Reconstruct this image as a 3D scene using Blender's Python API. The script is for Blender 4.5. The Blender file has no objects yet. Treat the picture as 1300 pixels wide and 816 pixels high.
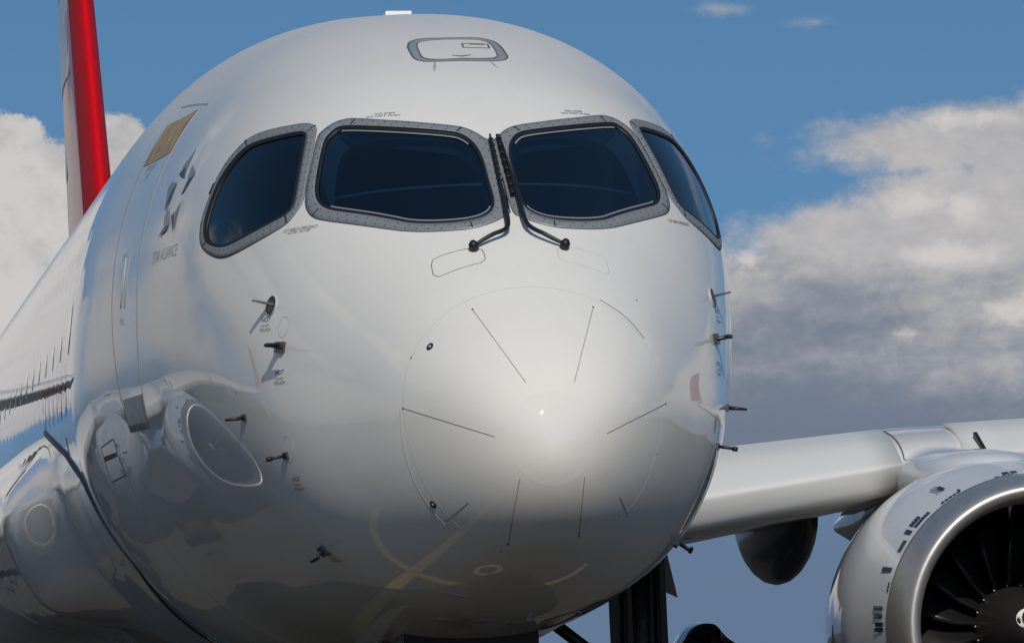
import bpy, bmesh, math, random
import numpy as np
from mathutils import Vector, Matrix
random.seed(7)
S = bpy.context.scene
COL = S.collection
rad = math.radians

# ------------------------------------------------------------------ camera
F_PX, YAW, PITCH, ROLL = 6562.243783, 0.1423692920, 0.0605586173, -0.0268538581
CO = np.array([-3.3219477, -22.0, 1.2503395])
fv = np.array([math.sin(YAW)*math.cos(PITCH), math.cos(YAW)*math.cos(PITCH), math.sin(PITCH)])
r0 = np.array([math.cos(YAW), -math.sin(YAW), 0.0]); u0 = np.cross(r0, fv)
RV = math.cos(ROLL)*r0+math.sin(ROLL)*u0
UV = -math.sin(ROLL)*r0+math.cos(ROLL)*u0
cam = bpy.data.cameras.new('camera'); camo = bpy.data.objects.new('camera', cam); COL.objects.link(camo)
cam.sensor_width = 36; cam.lens = F_PX/1300*36; cam.clip_start = 0.5; cam.clip_end = 60000
M = Matrix(((RV[0], UV[0], -fv[0], CO[0]), (RV[1], UV[1], -fv[1], CO[1]), (RV[2], UV[2], -fv[2], CO[2]), (0, 0, 0, 1)))
camo.matrix_world = M
cam.dof.use_dof = False
S.camera = camo

# ------------------------------------------------------------------ light, exposure
SUN_AZ, SUN_EL = -1.0, 35.0        # degrees; azimuth measured from the nose direction (-Y) towards +X
S.view_settings.view_transform = 'Standard'; S.view_settings.look = 'None'
S.view_settings.exposure = 0.0; S.view_settings.gamma = 1.0
sd = Vector((math.sin(rad(SUN_AZ))*math.cos(rad(SUN_EL)), -math.cos(rad(SUN_AZ))*math.cos(rad(SUN_EL)), math.sin(rad(SUN_EL))))
sun = bpy.data.lights.new('sun', 'SUN'); suno = bpy.data.objects.new('sun', sun); COL.objects.link(suno)
sun.energy = 2.78; sun.angle = rad(0.53); sun.color = (1.0, 0.925, 0.80)
suno.rotation_euler = (-sd).to_track_quat('-Z', 'Y').to_euler()

W = bpy.data.worlds.new('World'); S.world = W; W.use_nodes = True
nt = W.node_tree; nt.nodes.clear()
class NB:
    """tiny expression builder on a node tree"""
    def __init__(s, nt): s.nt = nt
    def n(s, t, **k):
        x = s.nt.nodes.new(t)
        for a, b in k.items(): setattr(x, a, b)
        return x
    def m(s, op, *a, clamp=False):
        x = s.n('ShaderNodeMath', operation=op); x.use_clamp = clamp
        for i, v in enumerate(a):
            if hasattr(v, 'is_linked'): s.nt.links.new(v, x.inputs[i])
            else: x.inputs[i].default_value = v
        return x.outputs[0]
    def add(s, *a):
        r = a[0]
        for b in a[1:]: r = s.m('ADD', r, b)
        return r
    def sub(s, a, b): return s.m('SUBTRACT', a, b)
    def mul(s, *a):
        r = a[0]
        for b in a[1:]: r = s.m('MULTIPLY', r, b)
        return r
    def mx(s, a, b): return s.m('MAXIMUM', a, b)
    def mn(s, a, b): return s.m('MINIMUM', a, b)
    def sstep(s, v, a, b):
        x = s.n('ShaderNodeMapRange', interpolation_type='SMOOTHSTEP')
        s.nt.links.new(v, x.inputs[0]); x.inputs[1].default_value = a; x.inputs[2].default_value = b
        return x.outputs[0]
    def lin(s, v, a, b, c=0., d=1.):
        x = s.n('ShaderNodeMapRange'); s.nt.links.new(v, x.inputs[0])
        for i, q in enumerate((a, b, c, d)): x.inputs[i+1].default_value = q
        return x.outputs[0]
    def xyz(s, x, y, z):
        c = s.n('ShaderNodeCombineXYZ')
        for i, v in enumerate((x, y, z)):
            if hasattr(v, 'is_linked'): s.nt.links.new(v, c.inputs[i])
            else: c.inputs[i].default_value = v
        return c.outputs[0]
    def sep(s, v):
        c = s.n('ShaderNodeSeparateXYZ'); s.nt.links.new(v, c.inputs[0]); return c.outputs
    def noise(s, v, scale, detail=6, rough=.55, dist=0.):
        x = s.n('ShaderNodeTexNoise'); s.nt.links.new(v, x.inputs['Vector'])
        x.inputs['Scale'].default_value = scale; x.inputs['Detail'].default_value = detail
        x.inputs['Roughness'].default_value = rough; x.inputs['Distortion'].default_value = dist
        return x.outputs['Fac']
    def mix(s, f, a, b):
        x = s.n('ShaderNodeMix', data_type='RGBA')
        for i, v in ((0, f), (6, a), (7, b)):
            if hasattr(v, 'is_linked'): s.nt.links.new(v, x.inputs[i])
            else: x.inputs[i].default_value = v if i == 0 else (*v, 1)
        return x.outputs[2]
B = NB(nt)
tc = B.n('ShaderNodeTexCoord'); d = B.sep(tc.outputs['Generated'])
az = B.m('MULTIPLY', B.m('ARCTAN2', d[0], d[1]), 57.29578)
el = B.m('MULTIPLY', B.m('ARCSINE', d[2]), 57.29578)
sky = B.n('ShaderNodeTexSky'); sky.sky_type = 'NISHITA'; sky.sun_disc = False
sky.sun_elevation = rad(SUN_EL); sky.sun_rotation = math.atan2(sd.x, sd.y)
sky.air_density = 1.0; sky.dust_density = 0.3; sky.ozone_density = 2.5; sky.altitude = 400
zz = B.add(B.mx(d[2], 0.0), 0.34)
nt.links.new(B.xyz(d[0], d[1], zz), sky.inputs['Vector'])
tint = B.n('ShaderNodeMix', data_type='RGBA', blend_type='MULTIPLY'); tint.inputs[0].default_value = 1.0
nt.links.new(sky.outputs[0], tint.inputs[6]); tint.inputs[7].default_value = (.80, 1.09, 1.09, 1); skyc = tint.outputs[2]
# cloud field in degrees of azimuth and elevation
v2 = B.xyz(az, B.mul(el, 1.0), 0.0)
nz = B.noise(v2, 0.6, 12, .62, .15); nzf = B.noise(B.xyz(az, B.mul(el, 1.3), 7.3), 2.6, 9, .66, .2)
nzl = B.noise(B.xyz(B.mul(az, .5), B.mul(el, 1.6), 3.0), 0.5, 9, .55, .3)
def ell(ca, ce, ra, re, soft=1.0):
    a = B.m('MULTIPLY', B.sub(az, ca), 1/ra); b = B.m('MULTIPLY', B.sub(el, ce), 1/re)
    return B.sub(1.0, B.m('SQRT', B.add(B.mul(a, a), B.mul(b, b))))
def pxd(px, py):
    dd = fv*F_PX+RV*(px-650)-UV*(py-408); dd = dd/np.linalg.norm(dd)
    return math.degrees(math.atan2(dd[0], dd[1])), math.degrees(math.asin(dd[2]))
P = 57.29578/F_PX
def field(lst):
    r = None
    for (px, py, rx, ry) in lst:
        a, e = pxd(px, py); q = B.m('MULTIPLY', ell(a, e, rx*P, ry*P), min(rx, ry)/100.)
        r = q if r is None else B.mx(r, q)
    return r
cumulus = field([(-60, 330, 200, 190), (60, 260, 110, 90), (152, 205, 62, 90), (230, 330, 150, 170), (0, 210, 70, 70), (110, 480, 260, 260), (-250, 300, 200, 250), (-560, 330, 330, 240), (-1100, 380, 480, 300), (-1800, 420, 560, 300)])
bank = field([(1290, 172, 265, 44), (1330, 262, 245, 62), (1170, 305, 255, 50), (1330, 340, 330, 110), (1010, 380, 170, 80), (1150, 470, 420, 150), (1480, 260, 260, 200), (1700, 330, 300, 230), (900, 480, 260, 110)])
wisp = field([(918, 12, 42, 10), (1033, 28, 26, 7)])
# a general cloud pattern for the rest of the sky: banks low down, blue higher up
v3 = B.xyz(B.mul(az, 1.0), B.mul(el, 1.5), 5.0)
g1 = B.noise(v3, 0.045, 12, .55, .2)
gen = B.add(B.mul(B.sub(g1, .5), 4.0), B.lin(el, 0, 45, 0.35, -0.75))
inview = B.mul(B.sstep(B.m('ABSOLUTE', B.sub(az, 8.0)), 26, 14), B.sstep(el, 15, 9.5))
cum = B.add(cumulus, B.mul(B.sub(nz, .5), 1.1), B.mul(B.sub(nzf, .5), .35))
bnk = B.add(bank, B.mul(B.sub(nzl, .5), .75), B.mul(B.sub(nzf, .5), .38))
cmask = B.sstep(cum, -.02, .07); bmask = B.sstep(bnk, -.08, .2)
wmask = B.mul(B.sstep(B.add(wisp, B.mul(B.sub(nzf, .5), .25)), -.03, .12), .55)
gmask = B.mul(B.sstep(gen, .0, .5), B.sub(1.0, inview))
mask = B.mx(B.mx(B.mul(B.mx(cmask, bmask), inview), wmask), gmask)
CW = (6.0, 5.8, 5.7); CG = (1.75, 2.1, 2.75); CM = (4.3, 4.25, 4.35)
shade_l = B.sstep(B.add(B.mul(B.sub(nz, .5), 2.0), B.mul(B.sub(nzf, .5), 1.8), B.mul(cum, .35)), -.5, .6)
ccol = B.mix(shade_l, (4.3, 4.25, 4.35), CW)
lowe = B.sstep(B.add(el, B.mul(B.sub(nzl, .5), 5.), B.mul(B.sub(nzf, .5), 1.5)), 2.2, 4.6)
puff = field([(1168, 258, 42, 20), (1222, 262, 26, 20), (1205, 322, 75, 18), (1150, 422, 26, 18), (945, 322, 40, 30), (1290, 395, 50, 26), (1210, 150, 120, 16)])
lit = B.sstep(B.add(B.mul(B.sub(nzl, .5), 2.2), B.mul(B.sub(nzf, .5), 1.6), B.mul(puff, 4.0)), .1, 1.0)
mid = B.mix(B.sstep(B.add(B.mul(B.sub(nzf, .5), 1.0), B.mul(B.sub(nzl, .5), 1.8)), -.6, .6), (3.1, 3.25, 3.6), (5.1, 4.95, 4.95)); bcol = B.mix(lowe, CG, mid); bcol = B.mix(B.mul(lit, lowe), bcol, CW)
gcol = B.mix(B.sstep(g1, .45, .75), CM, (5.2, 5.0, 4.9))
cl = B.mix(bmask, ccol, bcol); cl = B.mix(gmask, cl, gcol)
final = B.mix(mask, skyc, cl)
# low haze over the horizon, pale blue
final = B.mix(B.mul(B.sstep(B.add(el, B.mul(B.sub(nzl, .5), 2.)), 3.2, 0.4), .82), final, (1.25, 1.62, 2.45))
bg = B.n('ShaderNodeBackground'); nt.links.new(final, bg.inputs[0]); bg.inputs[1].default_value = 0.10
wo = B.n('ShaderNodeOutputWorld'); nt.links.new(bg.outputs[0], wo.inputs[0])

# ------------------------------------------------------------------ materials
def mat(name, col, rough=.5, metal=0., coat=0., spec=.5, coatr=.03, emis=None):
    m = bpy.data.materials.new(name); m.use_nodes = True
    b = m.node_tree.nodes['Principled BSDF']
    b.inputs['Base Color'].default_value = (*col, 1); b.inputs['Roughness'].default_value = rough
    b.inputs['Metallic'].default_value = metal; b.inputs['Coat Weight'].default_value = coat
    b.inputs['Coat Roughness'].default_value = coatr; b.inputs['Specular IOR Level'].default_value = spec
    return m
def worn(m, scale=6., amt=.12, bump=0., bscale=30., detail=5):
    """slight colour variation and relief"""
    t = m.node_tree; N = NB(t); b = t.nodes['Principled BSDF']
    c = N.n('ShaderNodeTexCoord').outputs['Object']
    f = N.noise(c, scale, detail, .6)
    col = tuple(b.inputs['Base Color'].default_value)[:3]
    x = N.mix(N.lin(f, .3, .7), tuple(v*(1-amt) for v in col), tuple(min(1, v*(1+amt)) for v in col))
    t.links.new(x, b.inputs['Base Color'])
    if bump:
        bb = N.n('ShaderNodeBump'); bb.inputs['Strength'].default_value = 1.0; bb.inputs['Distance'].default_value = bump
        t.links.new(N.noise(c, bscale, 4, .6), bb.inputs['Height']); t.links.new(bb.outputs[0], b.inputs['Normal'])
    return m
def paint(name, col, waves=True):
    m = mat(name, col, .55, 0, 1.0, .12, .018)
    t = m.node_tree; N = NB(t); b = t.nodes['Principled BSDF']; b.inputs['Coat IOR'].default_value = 1.5
    c = N.n('ShaderNodeTexCoord').outputs['Object']; s = N.sep(c)
    # faint grime, streaked along the airflow
    st = N.noise(N.xyz(N.mul(s[0], 3.), N.mul(s[1], .6), N.mul(s[2], 3.)), 2.5, 6, .6)
    sp = N.noise(c, 90., 3, .7)
    g = N.add(N.mul(N.sstep(st, .45, .8), .08), N.mul(N.sstep(sp, .68, .74), .10))
    t.links.new(N.mix(g, col, tuple(v*.55 for v in (col[0], col[1]*.97, col[2]*.92))), b.inputs['Base Color'])
    # the weathered crown has lost its polish
    cr = N.sstep(N.add(s[2], N.mul(N.noise(c, 1.5, 4, .6), .3)), 3.75, 4.35); t.links.new(N.add(N.mul(cr, .30), .016), b.inputs['Coat Roughness'])
    # skin waviness between frames and stringers, gone at the moulded nose
    aft = N.mul(N.sstep(s[1], 2.8, 6.0), N.sstep(s[2], 3.9, 3.3))
    wv = N.m('SINE', N.add(N.mul(s[1], 2*math.pi/.53), N.mul(N.noise(c, .9, 2, .5), 5.)))
    wz = N.m('SINE', N.add(N.mul(s[2], 2*math.pi/.23), N.mul(N.noise(c, 1.4, 2, .5), 3.)))
    ns = N.noise(c, 2.3, 3, .5)
    h = N.add(N.mul(wv, aft, .00030), N.mul(wz, aft, .00003), N.mul(ns, N.add(.00006, N.mul(aft, .00025))), N.mul(N.noise(c, 7., 2, .5), .00002))
    bb = N.n('ShaderNodeBump'); bb.inputs['Strength'].default_value = 1.0; bb.inputs['Distance'].default_value = 1.0
    t.links.new(h, bb.inputs['Height'])
    t.links.new(bb.outputs[0], b.inputs['Coat Normal']); t.links.new(bb.outputs[0], b.inputs['Normal'])
    if not waves: return m
    # inside face of the skin: dark lining
    geo = N.n('ShaderNodeNewGeometry'); o = t.nodes['Material Output']
    dk = N.n('ShaderNodeBsdfDiffuse'); dk.inputs[0].default_value = (.012, .013, .015, 1)
    ms = N.n('ShaderNodeMixShader'); t.links.new(geo.outputs['Backfacing'], ms.inputs[0])
    t.links.new(b.outputs[0], ms.inputs[1]); t.links.new(dk.outputs[0], ms.inputs[2]); t.links.new(ms.outputs[0], o.inputs[0])
    return m
m_skin = paint('fuselage_white_paint', (.765, .74, .70)); m_white = paint('aircraft_white_paint', (.765, .74, .70), False)
m_red = mat('red_paint', (.62, .004, .012), .45, 0, .5, .35, .08)
m_slatp = mat('slat_paint', (.76, .75, .72), .38, .1, .35, .4, .2)
m_title = paint('title_red', (.55, .006, .014), False)
m_wing = paint('wing_grey_paint', (.64, .635, .62), False); m_slat = mat('slat_bare_metal', (.56, .55, .53), .34, .75)
m_nac = paint('nacelle_paint', (.72, .72, .73), False)
m_lip = worn(mat('lip_metal', (.58, .55, .52), .44, .85), 14., .08, .0002, 60.)
m_frame = worn(mat('window_frame_grey', (.235, .25, .265), .5, .15), 40., .06, .00004, 300.)
m_black = mat('black_rubber', (.008, .008, .009), .55)
m_seam = mat('seam_sealant', (.10, .10, .10), .6); m_strip = mat('lightning_strip_metal', (.30, .285, .27), .5)
m_seaml = mat('pale_seam', (.42, .42, .41), .5)
m_silver = mat('silver_trim', (.26, .27, .28), .45, .2)
m_dark = worn(mat('dark_metal', (.03, .032, .035), .42, .6), 30., .3, .0004, 200.)
m_steel = worn(mat('probe_metal', (.12, .12, .125), .35, .85), 60., .3)
m_sensor = mat('vane_metal', (.5, .5, .5), .3, .9)
m_print = mat('print_grey', (.07, .07, .085), .5)
m_printr = mat('print_brown', (.22, .12, .10), .5)
m_navy = mat('print_navy', (.012, .02, .06), .4)
m_tape = mat('light_grey_paint', (.30, .32, .34), .4, 0, .6)
m_beige = worn(mat('beige_composite', (.40, .30, .18), .7, 0, 0, .2), 9., .3)
m_sill = worn(mat('scuff_plate', (.62, .58, .53), .5, 0), 30., .15)
m_lstar = mat('logo_silver', (.22, .26, .31), .5, 0, .3); m_dstar = mat('logo_blue_grey', (.012, .025, .07), .5, 0, .3)
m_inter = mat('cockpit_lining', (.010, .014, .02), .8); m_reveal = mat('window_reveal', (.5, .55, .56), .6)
m_rail = mat('glareshield_edge', (.85, .86, .88), .4)
m_lens = mat('lamp_glass', (.7, .7, .7), .05, 0, 1)
m_yellow = worn(mat('yellow_line_paint', (.30, .215, .045), .8), 8., .35)
m_tyre = worn(mat('tyre_rubber', (.012, .012, .012), .75), 30., .2)
m_fan = mat('fan_blade_metal', (.028, .028, .03), .36, .6)
m_spin = mat('spinner_dark', (.028, .026, .027), .38, .2, .5)
m_swhite = mat('spinner_white', (.8, .8, .8), .4)
m_duct = mat('duct_liner', (.014, .014, .016), .55)
m_fair = worn(mat('fairing_grey', (.16, .16, .165), .35, 0, .4), 6., .15)
def glass_mat(name, tint, fres=1.5):
    m = bpy.data.materials.new(name); m.use_nodes = True; t = m.node_tree; t.nodes.clear(); N = NB(t)
    tr = N.n('ShaderNodeBsdfTransparent'); tr.inputs[0].default_value = (*tint, 1)
    gl = N.n('ShaderNodeBsdfGlossy'); gl.inputs['Roughness'].default_value = .02; gl.inputs[0].default_value = (.9, .95, 1, 1)
    fr = N.n('ShaderNodeFresnel'); fr.inputs[0].default_value = fres
    ms = N.n('ShaderNodeMixShader'); o = N.n('ShaderNodeOutputMaterial')
    t.links.new(fr.outputs[0], ms.inputs[0]); t.links.new(tr.outputs[0], ms.inputs[1]); t.links.new(gl.outputs[0], ms.inputs[2]); t.links.new(ms.outputs[0], o.inputs[0])
    return m
m_glass = glass_mat('windscreen_glass', (.10, .17, .24), 1.58)
m_cabin = mat('cabin_window_glass', (.02, .025, .03), .05, 0, 1)

# ------------------------------------------------------------------ helpers
def setp(o, label=None, cat=None, group=None, kind=None):
    for k, v in (('label', label), ('category', cat), ('group', group), ('kind', kind)):
        if v: o[k] = v
    return o
def mesh(name, V, Fs, material, parent=None, smooth=True, loc=None):
    me = bpy.data.meshes.new(name)
    me.from_pydata([tuple(map(float, v)) for v in V], [], [tuple(map(int, f)) for f in Fs]); me.update()
    if smooth: me.shade_smooth()
    me.materials.append(material)
    o = bpy.data.objects.new(name, me); COL.objects.link(o)
    if parent is not None: o.parent = parent
    return o
class MB:
    def __init__(s): s.V = []; s.F = []
    def add(s, V, F):
        b = len(s.V); s.V += [tuple(map(float, v)) for v in V]; s.F += [tuple(int(i)+b for i in f) for f in F]; return s
    def box(s, c, sx, sy, sz, ax=None):
        ax = np.eye(3) if ax is None else np.array(ax); V = []
        for i in (-1, 1):
            for j in (-1, 1):
                for k in (-1, 1): V.append(np.array(c)+ax[0]*i*sx/2+ax[1]*j*sy/2+ax[2]*k*sz/2)
        return s.add(V, [(0, 1, 3, 2), (4, 6, 7, 5), (0, 4, 5, 1), (2, 3, 7, 6), (0, 2, 6, 4), (1, 5, 7, 3)])
    def tube(s, pts, r, n=10, cap=True):
        pts = [np.array(p, float) for p in pts]; K = len(pts)
        rs = r if hasattr(r, '__len__') else [r]*K
        V = []; up = None
        for i, p in enumerate(pts):
            t = pts[min(i+1, K-1)]-pts[max(i-1, 0)]; t /= np.linalg.norm(t)
            if up is None:
                up = np.array([0, 0, 1.]) if abs(t[2]) < .9 else np.array([1., 0, 0])
            a = np.cross(t, up); a /= np.linalg.norm(a); b = np.cross(a, t); up = b
            for k in range(n):
                q = 2*math.pi*k/n; V.append(p+rs[i]*(math.cos(q)*a+math.sin(q)*b))
        F = [(i*n+k, i*n+(k+1) % n, (i+1)*n+(k+1) % n, (i+1)*n+k) for i in range(K-1) for k in range(n)]
        if cap: F += [tuple(range(n-1, -1, -1)), tuple((K-1)*n+k for k in range(n))]
        return s.add(V, F)
    def lathe(s, prof, c, n=64, axis='y', close=False):
        V = []; K = len(prof)
        for (r, h) in prof:
            for k in range(n):
                a = 2*math.pi*k/n
                if axis == 'y': V.append((c[0]+r*math.cos(a), c[1]+h, c[2]+r*math.sin(a)))
                elif axis == 'x': V.append((c[0]+h, c[1]+r*math.cos(a), c[2]+r*math.sin(a)))
                else: V.append((c[0]+r*math.cos(a), c[1]+r*math.sin(a), c[2]+h))
        F = [(i*n+k, i*n+(k+1) % n, (i+1)*n+(k+1) % n, (i+1)*n+k) for i in range(K-1) for k in range(n)]
        return s.add(V, F)
    def make(s, name, m, parent=None, smooth=True): return mesh(name, s.V, s.F, m, parent, smooth)

# ------------------------------------------------------------------ fuselage surface
KY = np.array([0, .04, .15, .35, .65, 1.05, 1.55, 2.15, 2.9, 3.8, 4.9, 6.5])
ZT = np.array([2.0524, 2.2563, 2.4342, 2.6196, 2.8414, 3.1128, 3.4449, 3.8226, 4.141, 4.3795, 4.5238, 4.6348])
ZB = np.array([2.0524, 1.9142, 1.7869, 1.6567, 1.5396, 1.4322, 1.3453, 1.2923, 1.2386, 1.1897, 1.1321, 1.0395])
WW = np.array([0, .163, .3128, .472, .6413, .818, 1.0101, 1.1764, 1.333, 1.4533, 1.5605, 1.6994])
KE = np.array([0, .5, 1.3, 2.5, 4, 6.5])
CF = np.array([.5832, .5803, .4774, .5097, .512, .4538]); NU = np.array([2.0975, 2.0809, 2.1408, 2.2961, 2.194, 2.14]); NL = np.array([2.1005, 2.0995, 2.2029, 2.2385, 2.1829, 2.0487])
def sbasis(ks, s):
    n = len(ks); h = np.diff(ks); A = np.zeros((n, n)); Bm = np.zeros((n, n)); A[0, 0] = 1
    for i in range(1, n-1):
        A[i, i-1] = h[i-1]; A[i, i] = 2*(h[i-1]+h[i]); A[i, i+1] = h[i]
        Bm[i, i-1] = 6/h[i-1]; Bm[i, i] = -6/h[i-1]-6/h[i]; Bm[i, i+1] = 6/h[i]
    A[-1, -1] = 2*h[-1]; A[-1, -2] = h[-1]; Bm[-1, -1] = -6/h[-1]; Bm[-1, -2] = 6/h[-1]
    Mx = np.linalg.solve(A, Bm); s = np.clip(s, ks[0], ks[-1]); i = np.clip(np.searchsorted(ks, s, side='right')-1, 0, n-2)
    hh = h[i]; a = (ks[i+1]-s)/hh; b = 1-a; E = np.eye(n)
    return a[:, None]*E[i]+b[:, None]*E[i+1]+((a**3-a)[:, None]*Mx[i]+(b**3-b)[:, None]*Mx[i+1])*(hh**2)[:, None]/6
SMAX = math.sqrt(6.5); TS = np.linspace(0, SMAX, 2400)
TB = sbasis(np.sqrt(KY), TS); TE = sbasis(np.sqrt(KE), TS)
tzt, tzb, tw = TB@ZT, TB@ZB, TB@WW
tcf, tnu, tnl = TE@CF, TE@NU, TE@NL
tzc = tzb+(tzt-tzb)*tcf
def smooth01(x): x = np.clip(x, 0, 1); return x*x*(3-2*x)
def sect(y):
    y = np.asarray(y, float); s = np.sqrt(np.clip(y, 0, 6.5))
    zt, zb, w, zc, nu, nl = [np.interp(s, TS, a) for a in (tzt, tzb, tw, tzc, tnu, tnl)]
    k2 = smooth01((y-4.6)/3.0); zt = zt+k2*.05; w = w+k2*.008
    k = smooth01((y-22.5)/13.0)            # tail cone
    zb = zb+k*2.75; zt = zt-k*.35; w = w*(1-k*.86); zc = zb+(zt-zb)*(.4538+.15*k)*(y > 6.5)+(zc-zb)*(y <= 6.5) if np.any(k > 0) else zc
    return zt, zb, w, zc, nu, nl
def G(P):
    zt, zb, w, zc, nu, nl = sect(P[..., 1]); w = np.maximum(w, 1e-3)
    up = P[..., 2] > zc; h = np.maximum(np.where(up, zt-zc, zc-zb), 1e-3); n = np.where(up, nu, nl)
    return ((np.abs(P[..., 0])/w)**n+(np.abs(P[..., 2]-zc)/h)**n)**(1/n)-1
def Ssurf(y, th):
    """th measured from the crown, positive towards +X"""
    zt, zb, w, zc, nu, nl = sect(y); c, s_ = np.cos(th), np.sin(th); n = np.where(c > 0, nu, nl)
    h = np.where(c > 0, zt-zc, zc-zb)
    return np.stack([w*np.sign(s_)*np.abs(s_)**(2/n), y+0*th, zc+h*np.sign(c)*np.abs(c)**(2/n)], -1)
def nrm(P):
    P = np.atleast_2d(P); e = 3e-3; g = []
    for k in range(3):
        dv = np.zeros(3); dv[k] = e; g.append((G(P+dv)-G(P-dv)))
    n = np.stack(g, -1); return n/np.linalg.norm(n, axis=1)[:, None]
def on_skin(P, off=0.):
    """push points radially from a line inside the body on to the skin"""
    P = np.atleast_2d(np.array(P, float))
    Q = np.stack([0*P[:, 0], np.maximum(P[:, 1], 2.2), 0*P[:, 0]+2.7], -1)
    d = P-Q; d /= np.linalg.norm(d, axis=1)[:, None]
    lo = np.zeros(len(P)); hi = np.full(len(P), 3.6)
    for _ in range(34):
        mid = (lo+hi)/2; X = Q+d*mid[:, None]
        o = (X[:, 1] < 0) | (G(np.stack([X[:, 0], np.maximum(X[:, 1], 1e-6), X[:, 2]], -1)) > 0)
        hi = np.where(o, mid, hi); lo = np.where(o, lo, mid)
    X = Q+d*lo[:, None]
    return X+nrm(X)*off if off else X
YR = np.linspace(.01, 4.9, 2500)**2
def ray(px, py): return fv*F_PX+RV*(px-650)-UV*(py-408)
def H(px, py):
    dd = ray(px, py); P_ = CO+((YR+22)/dd[1])[:, None]*dd; g = G(P_); i = np.where(g <= 0)[0]
    if len(i) == 0: i = [int(np.argmin(g))]
    i = i[0]
    if i == 0: return P_[0]
    a, b = P_[i-1], P_[i]; k = g[i-1]/(g[i-1]-g[i]) if g[i] <= 0 else 1
    return a+k*(b-a)
def HL(pts): return np.array([H(*p) for p in pts])
def at(px, py, y): dd = ray(px, py); return CO+dd*((y+22)/dd[1])
def resample(P, n, closed=False):
    P = np.array(P, float)
    if closed: P = np.vstack([P, P[:1]])
    L = np.r_[0, np.cumsum(np.linalg.norm(np.diff(P, axis=0), axis=1))]
    t = np.linspace(0, L[-1], n+1)[:-1] if closed else np.linspace(0, L[-1], n)
    return np.stack([np.interp(t, L, P[:, k]) for k in range(P.shape[1])], -1)
def chaikin(P, k=2, closed=True):
    P = np.array(P, float)
    for _ in range(k):
        Q = np.roll(P, -1, 0) if closed else P[1:]
        A = P if closed else P[:-1]
        N_ = np.empty((2*len(A), P.shape[1])); N_[0::2] = .75*A+.25*Q; N_[1::2] = .25*A+.75*Q
        P = N_ if closed else np.vstack([P[:1], N_, P[-1:]])
    return P
def inset(L, d):
    """offset of a closed loop towards its inside, in its own 2-D plane"""
    L = np.array(L, float); t = np.roll(L, -1, 0)-np.roll(L, 1, 0); t /= np.linalg.norm(t, axis=1)[:, None]+1e-9
    n = np.stack([-t[:, 1], t[:, 0]], -1)
    A = .5*np.sum(L[:, 0]*np.roll(L[:, 1], -1)-np.roll(L[:, 0], -1)*L[:, 1])
    return L+n*d*(1 if A > 0 else -1)
def mirror(P): P = np.array(P, float).copy(); P[:, 0] *= -1; return P
def skinmesh(name, V, F, m, parent, smooth=True):
    """mesh lying on the skin, wound so that it faces outwards"""
    V = np.array(V); f = F[len(F)//2]; P_ = V[list(f)]; nn = np.cross(P_[1]-P_[0], P_[2]-P_[0])
    s_ = 0.
    for f in F[::max(1, len(F)//40)]:
        P_ = V[list(f)]; s_ += float(np.cross(P_[1]-P_[0], P_[2]-P_[0]).dot(nrm(P_.mean(0))[0]) > 0)-.5
    if s_ < 0: F = [tuple(reversed(f)) for f in F]
    return mesh(name, V, F, m, parent, smooth)
def ring(name, A, Bq, m, parent, offA, offB=None, k=3, edge=.006, smooth=True):
    """band between two skin loops of equal count, with small turned-down edges"""
    offB = offA if offB is None else offB; n = len(A); rows = []
    for j in range(k+1):
        t = j/k; X = on_skin(A*(1-t)+Bq*t); N_ = nrm(X)
        if j == 0: rows.append(X+N_*(offA-edge))
        rows.append(X+N_*(offA*(1-t)+offB*t))
        if j == k: rows.append(X+N_*(offB-edge))
    V = np.vstack(rows); R = len(rows)
    F = [(j*n+i, j*n+(i+1) % n, (j+1)*n+(i+1) % n, (j+1)*n+i) for j in range(R-1) for i in range(n)]
    return skinmesh(name, V, F, m, parent, smooth)
def patch(name, L, m, parent, off=.0012, k=4, mb=None, edge=0.0):
    """filled patch on the skin from a closed 3-D loop"""
    L = np.array(L); n = len(L); c = L.mean(0); rows = []
    if edge: X = on_skin(L); rows.append(X+nrm(X)*(off-edge))
    for j in range(k):
        t = j/k; rows.append(on_skin(L*(1-t)+c*t, off))
    V = np.vstack(rows+[on_skin(c, off)]); R = len(rows)
    F = [(j*n+i, j*n+(i+1) % n, (j+1)*n+(i+1) % n, (j+1)*n+i) for j in range(R-1) for i in range(n)]
    F += [((R-1)*n+i, (R-1)*n+(i+1) % n, R*n) for i in range(n)]
    if mb is not None: mb.add(V, F); return
    return skinmesh(name, V, F, m, parent)
def ribbon(name, P, w, m, parent, off=.0012, closed=False, step=.04, mb=None, taper=False):
    P = np.array(P, float); Q = np.vstack([P, P[:1]]) if closed else P
    L = np.linalg.norm(np.diff(Q, axis=0), axis=1).sum(); n = max(3, int(L/step))
    X = on_skin(resample(P, n, closed)); N_ = nrm(X)
    t = (np.roll(X, -1, 0)-np.roll(X, 1, 0)) if closed else np.gradient(X, axis=0)
    t /= np.linalg.norm(t, axis=1)[:, None]+1e-9; s = np.cross(N_, t); s /= np.linalg.norm(s, axis=1)[:, None]
    ww = np.full(len(X), w)
    if taper: ww = w*(.35+.65*np.sin(np.linspace(0, math.pi, len(X))))
    ww = ww[:, None]
    V = np.hstack([X-s*ww*.5-N_*.003, X-s*ww*.42+N_*off, X+s*ww*.42+N_*off, X+s*ww*.5-N_*.003]).reshape(-1, 3)
    K = len(X); F = []
    for i in range(K if closed else K-1):
        a = i*4; b = ((i+1) % K)*4
        F += [(a+j, a+j+1, b+j+1, b+j) for j in range(3)]
    if mb is not None: mb.add(V, F); return
    return skinmesh(name, V, F, m, parent)
def frame_at(P, up=(0, 0, 1)):
    n = nrm(P)[0]; r = np.cross(up, n); r /= np.linalg.norm(r); return r, np.cross(n, r), n
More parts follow.
